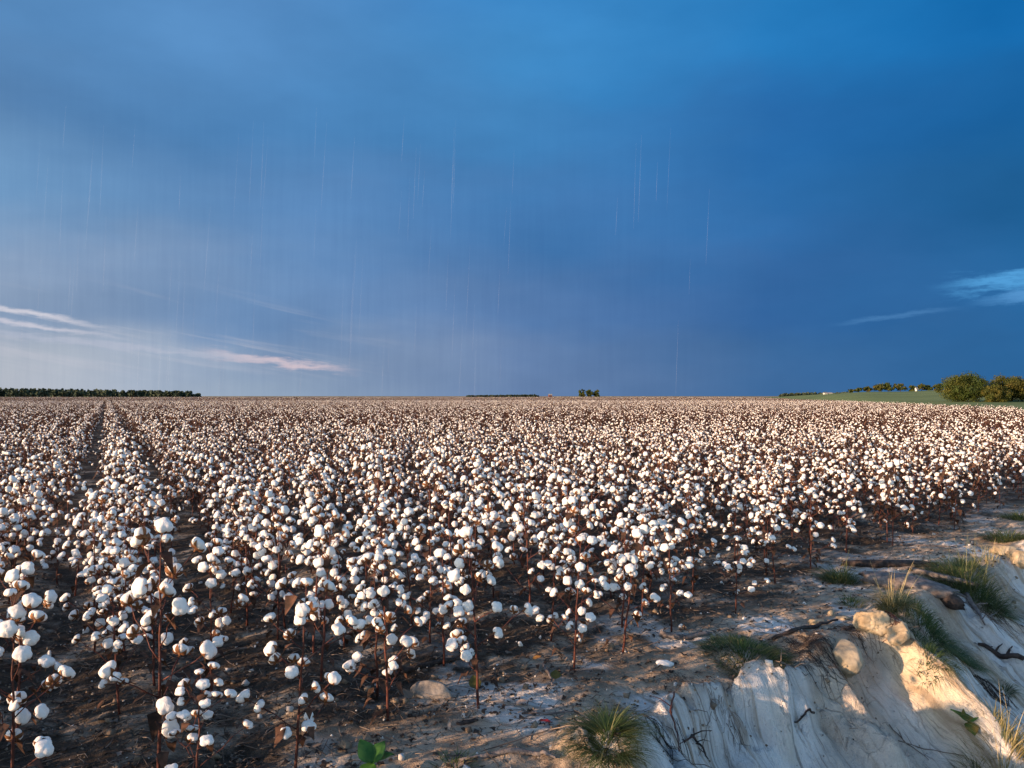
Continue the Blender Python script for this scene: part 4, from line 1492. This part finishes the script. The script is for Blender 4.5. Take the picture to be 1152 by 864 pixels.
root_mat(905, 730, 300, .15, 'dark brown tangle of roots right of the round green tuft', 1, 'darkwood', .09)
root_mat(960, 708, 160, .12, 'black root tangle behind the tan boulder', 2, 'darkwood', .06)
root_mat(815, 805, 60, .09, 'brown star of fine roots on the white chalk', 3, 'twig', .05, down=(0, -1))
root_mat(735, 815, 60, .2, 'thin twig tangle right of the spiky tuft', 4, 'darkwood', .07, .0014)
root_mat(1050, 722, 45, .12, 'hairy roots under the drooping grass mat', 5, 'twig', .12)
root_mat(1108, 690, 150, .25, 'brown roots under the large green clump', 6, 'twig', .1)
root_mat(1003, 698, 120, .06, 'reddish crumbs of root at the top of the lit rock', 7, 'stem', .05)
root_mat(1110, 770, 60, .18, 'dark roots in the crevice near the right edge', 8, 'darkwood', .06, .002)
root_mat(760, 765, 90, .08, 'dark crumbly root patch under the fallen pale lump', 9, 'darkwood', .08, .001)

# ------------------------------------------------------------------ small single things
def broad_leaf(mb, p, az_, pitch, L, wdt, mat=0):
    rr = random.Random(int(az_ * 100))
    E = Euler((0, -pitch, az_)).to_matrix()
    vs = []
    n = 8
    for i in range(n + 1):
        t = i / n
        w = wdt * math.sin(math.pi * t ** 0.75) ** 0.8 if 0 < t < 1 else 0.002
        for q in (-1, -.5, 0, .5, 1):
            z = 0.18 * wdt * abs(q) - 0.25 * L * t * t + 0.02 * L * math.sin(t * 9 + q * 2)
            vs.append(tuple(Vector(p) + E @ Vector((t * L, q * w, z))))
    fs = [(i * 5 + q, i * 5 + q + 1, i * 5 + q + 6, i * 5 + q + 5) for i in range(n) for q in range(4)]
    mb.add(vs, fs, mat)


def seedling(px, py, leaves, mt, label, stalk=0.05, dz=0):
    p = at(px, py)
    r0 = empty('seedling', tuple(p))
    s = MB()
    tube(s, [(0, 0, -.01), (0.004, 0, stalk * .5), (0, 0, stalk)], [.0025, .002, .002], 6)
    s.build('stem', M['weed'], r0)
    for a_, pi_, L_, w_, m_ in leaves:
        mb = MB(); broad_leaf(mb, (0, 0, stalk), a_, pi_, L_, w_)
        mb.build('leaf', M[m_], r0)
    tag(r0, label, 'seedling')


seedling(418, 878, [(2.4, .95, .11, .05, 'weed'), (0.9, .95, .10, .046, 'weed'), (0.0, .6, .10, .042, 'weed'), (-1.9, -.2, .08, .036, 'weed')], 'weed',
         'bright green broad-leaved seedling at the bottom edge left of centre', .06)
seedling(1090, 832, [(2.6, .75, .11, .045, 'weed'), (-1.7, -.3, .09, .038, 'weedred'), (0.4, .7, .13, .034, 'weed'), (1.4, 1.0, .09, .034, 'weedred')], 'weed',
         'green and russet broad-leaved seedling on the chalk beside the golden clump', .04)


def single_leaf(px, py, L, w, az_, mt, label, pitch=0.2):
    p = at(px, py)
    mb = MB(); broad_leaf(mb, (0, 0, .012), az_, pitch, L, w)
    o = mb.build('fallen_leaf', M[mt]); o.location = p
    tag(o, label, 'leaf')


M['paleleaf'] = mat_varied('pale_dead_leaf', (0.22, 0.17, 0.14), (0.38, 0.32, 0.27), 30, 0.85)
M['orangeleaf'] = mat_varied('orange_dead_leaf', (0.30, 0.13, 0.03), (0.42, 0.2, 0.05), 30, 0.8)
M['olive'] = mat_varied('olive_leaf', (0.06, 0.06, 0.012), (0.12, 0.10, 0.025), 30, 0.7, thin=.2)
single_leaf(608, 815, .055, .018, -.4, 'redleaf', 'bright red fallen leaf on the pale soil', .25)
single_leaf(580, 795, .07, .028, .3, 'paleleaf', 'pale pinkish curled dead leaf above the red one', .3)
single_leaf(604, 783, .06, .014, .1, 'paleleaf', 'flat pale dead leaf lying near the bark strip')
single_leaf(600, 745, .06, .022, .6, 'orangeleaf', 'orange dead leaf behind the pale bark strip', .4)
single_leaf(535, 778, .075, .035, 1.9, 'olive', 'large olive leaf hanging low by the stem right of the grey rock', 1.1)
single_leaf(462, 790, .07, .03, 2.4, 'litter', 'big dark dead leaf left of the grey rock', .7)
single_leaf(625, 768, .06, .03, 1.5, 'olive', 'olive leaf on the soil below the cotton edge', .8)
single_leaf(505, 826, .05, .008, 1.5, 'paleleaf', 'narrow upright straw-coloured leaf on bare soil', 1.3)
single_leaf(350, 845, .05, .02, .5, 'litter', 'brown leaf beside the bushy foreground stem', .4)

# fallen bolls and the pale lump
FALL = [(747, 748, 2.2, 'pale elongated cotton lump lying on the ground above the white chalk slab'),
        (529, 737, .85, 'fallen greyish boll beside the foot of the stem behind the grey rock'),
        (584, 728, .7, 'small fallen boll on the dark soil near the orange leaf'),
        (767, 707, .65, 'fallen boll near the grey branch end'),
        (98, 712, .85, 'single round boll low over the bare soil at the left'),
        (58, 738, .8, 'fallen cotton tuft on the bare soil beside the corner plant'),
        (224, 705, .8, 'fallen greyish tuft on the soil behind the tall foreground plant'),
        (111, 691, .6, 'ragged pinkish tuft lying in the bare strip at the left'),
        (836, 698, .5, 'tiny white tuft behind the round green tuft'),
        (905, 680, .45, 'tiny white tuft between the edge plants and the flat stone'),
        (870, 703, .5, 'flat white flake lying above the dark fallen branch')]
for j, (px, py, s, lab) in enumerate(FALL):
    p = at(px, py)
    o = bpy.data.objects.new('fallen_boll', HI_FLUFF[j % N_BOLL]); COL.objects.link(o)
    o.location = (p.x, p.y, p.z + .012 * s)
    if j == 0:
        o.scale = (s * .9, s * .42, .95); o.rotation_euler = (.5, .12, .25); o.location.z = p.z - .012
    else:
        o.scale = (s, s, s * .8); o.rotation_euler = (1.2, .3 * j, j)
    tag(o, lab, 'cotton boll')

# ------------------------------------------------------------------ trees
def tree(x, y, W_, H_, seed, mt, label, nclump=60, nleaf=60, leaf=0.22, trunk_h=None, group=None, zbase=None, name='tree'):
    rr = random.Random(seed)
    zb = zbase if zbase is not None else 0.0
    root = empty(name, (x, y, zb))
    th = trunk_h if trunk_h is not None else H_ * 0.25
    tb = MB()
    tube(tb, [(0, 0, -.3), (0.02 * W_, 0, th * .6), (0, 0.02 * W_, th), (0.03 * W_, 0, H_ * .7)], [H_ * .045, H_ * .035, H_ * .03, H_ * .01], 8)
    cents = []
    for k in range(nclump):
        a = rr.uniform(0, 6.28); q = rr.random() ** 0.6; v = rr.uniform(-.9, 1)
        rad = math.sqrt(max(0, 1 - v * v)) * q
        c = Vector((math.cos(a) * rad * W_ * .5 * .86, math.sin(a) * rad * W_ * .5 * .86, th * .55 + (H_ - th * .55) * (.5 + .42 * v * (0.6 + 0.4 * q))))
        cents.append(c)
    for c in cents[::5]:
        tube(tb, [(0, 0, th * .8), tuple(Vector((0, 0, th)).lerp(c, .5) + Vector((0, 0, .05 * H_))), tuple(c)], [H_ * .014, H_ * .009, H_ * .003], 5)
    tb.build('trunk', M['bark'], root)
    cb = MB()
    for c in cents:
        cr = rr.uniform(.09, .17) * min(W_, H_ * 1.3)
        tn = max(0, rr.gauss(0.15, .3))
        for k in range(nleaf):
            d = Vector((rr.gauss(0, 1), rr.gauss(0, 1), rr.gauss(0, .8))).normalized() * cr * rr.random() ** .4
            p = c + d
            n_ = (d.normalized() + Vector((rr.gauss(0, .5), rr.gauss(0, .5), rr.gauss(0, .5)))).normalized()
            a1 = n_.orthogonal().normalized(); a1.rotate(Matrix.Rotation(rr.uniform(0, 6.28), 3, n_))
            b1 = n_.cross(a1)
            s = leaf * rr.uniform(.6, 1.3)
            cb.add([tuple(p - a1 * s), tuple(p - b1 * s * .6), tuple(p + a1 * s), tuple(p + b1 * s * .6)], [(0, 1, 2, 3)], 0, min(1, tn + rr.uniform(0, .15)))
    cb.build('crown', M[mt], root, smooth=False)
    tag(root, label, 'tree', group)
    return root


def spot(px, dist):                          # a place on the ground `dist` metres ahead, seen at picture column px
    return (px - 576) / F * dist


D1 = 128.0
tree(spot(1085, D1), D1, 7.7, 5.2, 1, 'crown', 'large round dark green tree at the right end of the field', 130, 190, .11, .9)
tree(spot(1135, D1 + 4), D1 + 4, 7.6, 5.0, 2, 'crown2', 'yellow-green tree cut by the right frame edge', 120, 170, .11, .7)
tree(spot(1117, D1 - 3), D1 - 3, 5.0, 3.3, 3, 'crown2', 'low yellow-green bush filling the gap between the two big right-hand trees', 70, 130, .10, .4)
tree(spot(1168, D1 + 2), D1 + 2, 7.0, 4.7, 4, 'crown2', 'tree mostly beyond the right frame edge', 80, 130, .11, .7)
RG = [(957, 3, 2.0, 'crown2'), (966, 4, 2.6, 'crown'), (975, 5, 3.0, 'crown2'), (989, 7, 4.2, 'crown2'), (999, 6.5, 4.6, 'crown'), (1013, 8, 4.6, 'crown2'),
      (1026, 5.5, 3.2, 'crown'), (1037, 7, 3.8, 'crown2'), (1045, 5, 3.2, 'crown'), (1057, 6, 3.6, 'crown')]
RL = ['smallest shrub at the left end of the tree row on the green rise', 'second shrub from the left end of the ridge tree row',
      'low russet tree, third from the left on the green rise', 'russet tree left of the tallest dark one on the green rise',
      'tallest dark tree in the row on the green rise', 'wide russet tree just right of the tallest dark ridge tree',
      'low dark tree left of the pale hut on the green rise', 'russet tree right of the pale hut on the green rise',
      'dark little tree between the russet one and the row end', 'last tree of the ridge row, next to the large round tree']
for j, (px, w, h, mt) in enumerate(RG):
    d = 400
    x = spot(px, d)
    zb = float(meadow_z(np.array([x]), np.array([float(d)]))[0]) - .2
    tree(x, d, w * 1.05, h * 1.05, 20 + j, mt, RL[j], 26, 40, .35, h * .15, 'trees on the green rise', zb)
x = spot(1055, 230)
tree(x, 230, 3.0, 1.5, 41, 'crown2', 'low brown bush on the meadow left of the large round tree', 20, 40, .15, .1, None, float(meadow_z(np.array([x]), np.array([230.]))[0]) - .1)
for j, (px, w, h, lab) in enumerate(((655, 6.5, 7.3, 'left dark bush of the lone clump on the horizon'), (663, 7, 7.0, 'middle bush of the lone clump on the horizon'), (671, 6, 6.6, 'right bush of the lone clump on the horizon'))):
    tree(spot(px, 640), 640, w, h, 60 + j, 'crown', lab, 24, 40, .5, .5, 'bushes of the lone horizon clump', 0)


def wood(name, x0, x1, y, depth, h0, h1, label, seed, n, fade=0.04):
    rr = random.Random(seed)
    mb = MB()
    for k in range(n):
        t = k / n + rr.uniform(0, 1 / n)
        x = x0 + (x1 - x0) * t
        yy = y + rr.uniform(0, depth)
        h = (h0 + (h1 - h0) * t) * rr.uniform(.68, 1.15)
        if t > 1 - fade: h *= rr.uniform(.4, .9)
        w = h * rr.uniform(.28, .45)
        tube(mb, [(x, yy, 0), (x, yy, h * .6)], [.2, .1], 5, 1)
        for q in range(34):
            a = rr.uniform(0, 6.28); v = rr.uniform(0.08, 1)
            rad = w * (1 - v) ** .5 * rr.uniform(.5, 1.1)
            p = Vector((x + math.cos(a) * rad, yy + math.sin(a) * rad, h * v))
            s = rr.uniform(.5, 1.0)
            n_ = Vector((rr.gauss(0, 1), rr.gauss(0, 1), rr.gauss(0, 1))).normalized()
            a1 = n_.orthogonal(); b1 = n_.cross(a1)
            mb.add([tuple(p - a1 * s), tuple(p - b1 * s), tuple(p + a1 * s), tuple(p + b1 * s)], [(0, 1, 2, 3)])
    tag(mb.build(name, [M['farwood'], M['bark']], smooth=False), label, 'wood', kind='stuff')


wood('distant_wood', spot(-30, 700), spot(217, 700), 700, 25, 8.0, 5.2, 'long dark wood on the horizon at the left', 1, 420)
wood('distant_wood', spot(524, 1300), spot(606, 1300), 1300, 20, 2.3, 3.6, 'very low dark line of scrub on the centre horizon', 2, 150)
wood('distant_hedge', spot(880, 480), spot(960, 480), 480, 6, 2.7, 3.2, 'thin dark hedge line along the top of the green rise', 3, 90)


def barn(px, dist, w, dp, h, zb, wm, label, rz=0.3, name='barn', door=True):
    r0 = empty(name, (spot(px, dist), dist, zb), rz)
    b = MB()
    b.add([(-w / 2, -dp / 2, 0), (w / 2, -dp / 2, 0), (w / 2, dp / 2, 0), (-w / 2, dp / 2, 0), (-w / 2, -dp / 2, h), (w / 2, -dp / 2, h), (w / 2, dp / 2, h), (-w / 2, dp / 2, h), (-w / 2, 0, h * 1.45), (w / 2, 0, h * 1.45)],
          [(0, 1, 5, 4), (1, 2, 6, 9, 5), (2, 3, 7, 6), (3, 0, 4, 8, 7), (0, 3, 2, 1)])
    b.build('wall', M[wm], r0, smooth=False)
    rf_ = MB()
    e = .3
    for sg in (-1, 1):
        y0 = sg * (dp / 2 + e)
        za = h - e * .45 * h / (dp / 2)
        rf_.add([(-w / 2 - e, y0, za), (w / 2 + e, y0, za), (w / 2 + e, 0, h * 1.45 + .03), (-w / 2 - e, 0, h * 1.45 + .03),
                 (-w / 2 - e, y0, za + .12), (w / 2 + e, y0, za + .12), (w / 2 + e, 0, h * 1.45 + .15), (-w / 2 - e, 0, h * 1.45 + .15)],
                [(0, 1, 2, 3), (4, 7, 6, 5), (0, 4, 5, 1), (1, 5, 6, 2), (3, 2, 6, 7), (0, 3, 7, 4)])
    rf_.build('roof', M['tinroof'], r0, smooth=False)
    d = MB()
    d.add([(-w * .12, -dp / 2 - .04, 0), (w * .12, -dp / 2 - .04, 0), (w * .12, -dp / 2 - .04, h * .7), (-w * .12, -dp / 2 - .04, h * .7)], [(0, 1, 2, 3)])
    d.build('door', M['darkopening'], r0, smooth=False)
    tag(r0, label, 'barn')


barn(619, 900, 3.6, 3.6, 2.6, 0, 'redbarn', 'tiny dark red barn on the centre horizon', .2)
zb = float(meadow_z(np.array([spot(931, 440)]), np.array([440.]))[0])
barn(931, 420, 4.0, 2, 0.8, zb - .2, 'whitewall', 'long low white shed on top of the green rise', .1, 'shed')
zb = float(meadow_z(np.array([spot(1031, 395)]), np.array([395.]))[0])
barn(1031, 392, 0.9, 0.9, 1.5, zb - .2, 'whitewall', 'narrow pale hut among the trees of the green rise', .4, 'hut')

# ------------------------------------------------------------------ rain: slender falling threads of water, faint against the storm cloud
m, N = material('rain_water')
em = N.new('ShaderNodeBsdfDiffuse', {'Color': (0.9, 0.93, 1.0, 1)})
tr = N.new('ShaderNodeBsdfTransparent')
ms = N.new('ShaderNodeMixShader', {0: 0.020, 1: tr.outputs[0], 2: em.outputs[0]})
N.new('ShaderNodeOutputMaterial', {0: ms.outputs[0]})
mb = MB()
rn = random.Random(4)
for k in range(80):
    px = 20 + 560 * rn.random() if k < 72 else rn.uniform(650, 800)
    py = rn.uniform(110, 400); dist = rn.uniform(7, 16)
    r_ = ray(px, py); t = dist / r_.y
    p = Vector((0, 0, CAM_H)) + r_ * t
    L = dist / F * rn.uniform(40, 105)
    a = Vector((-0.05 + rn.uniform(-.02, .02), 0, -1)) * L
    w = dist / F * rn.uniform(.25, .45)
    if p.z + a.z < 0.95: continue
    tube(mb, [tuple(p), tuple(p + a * .5), tuple(p + a)], [w * .3, w, w * .3], 4, cap=False)
tag(mb.build('rain', m), 'faint slanting threads of falling rain against the cloud', 'rain', kind='stuff')
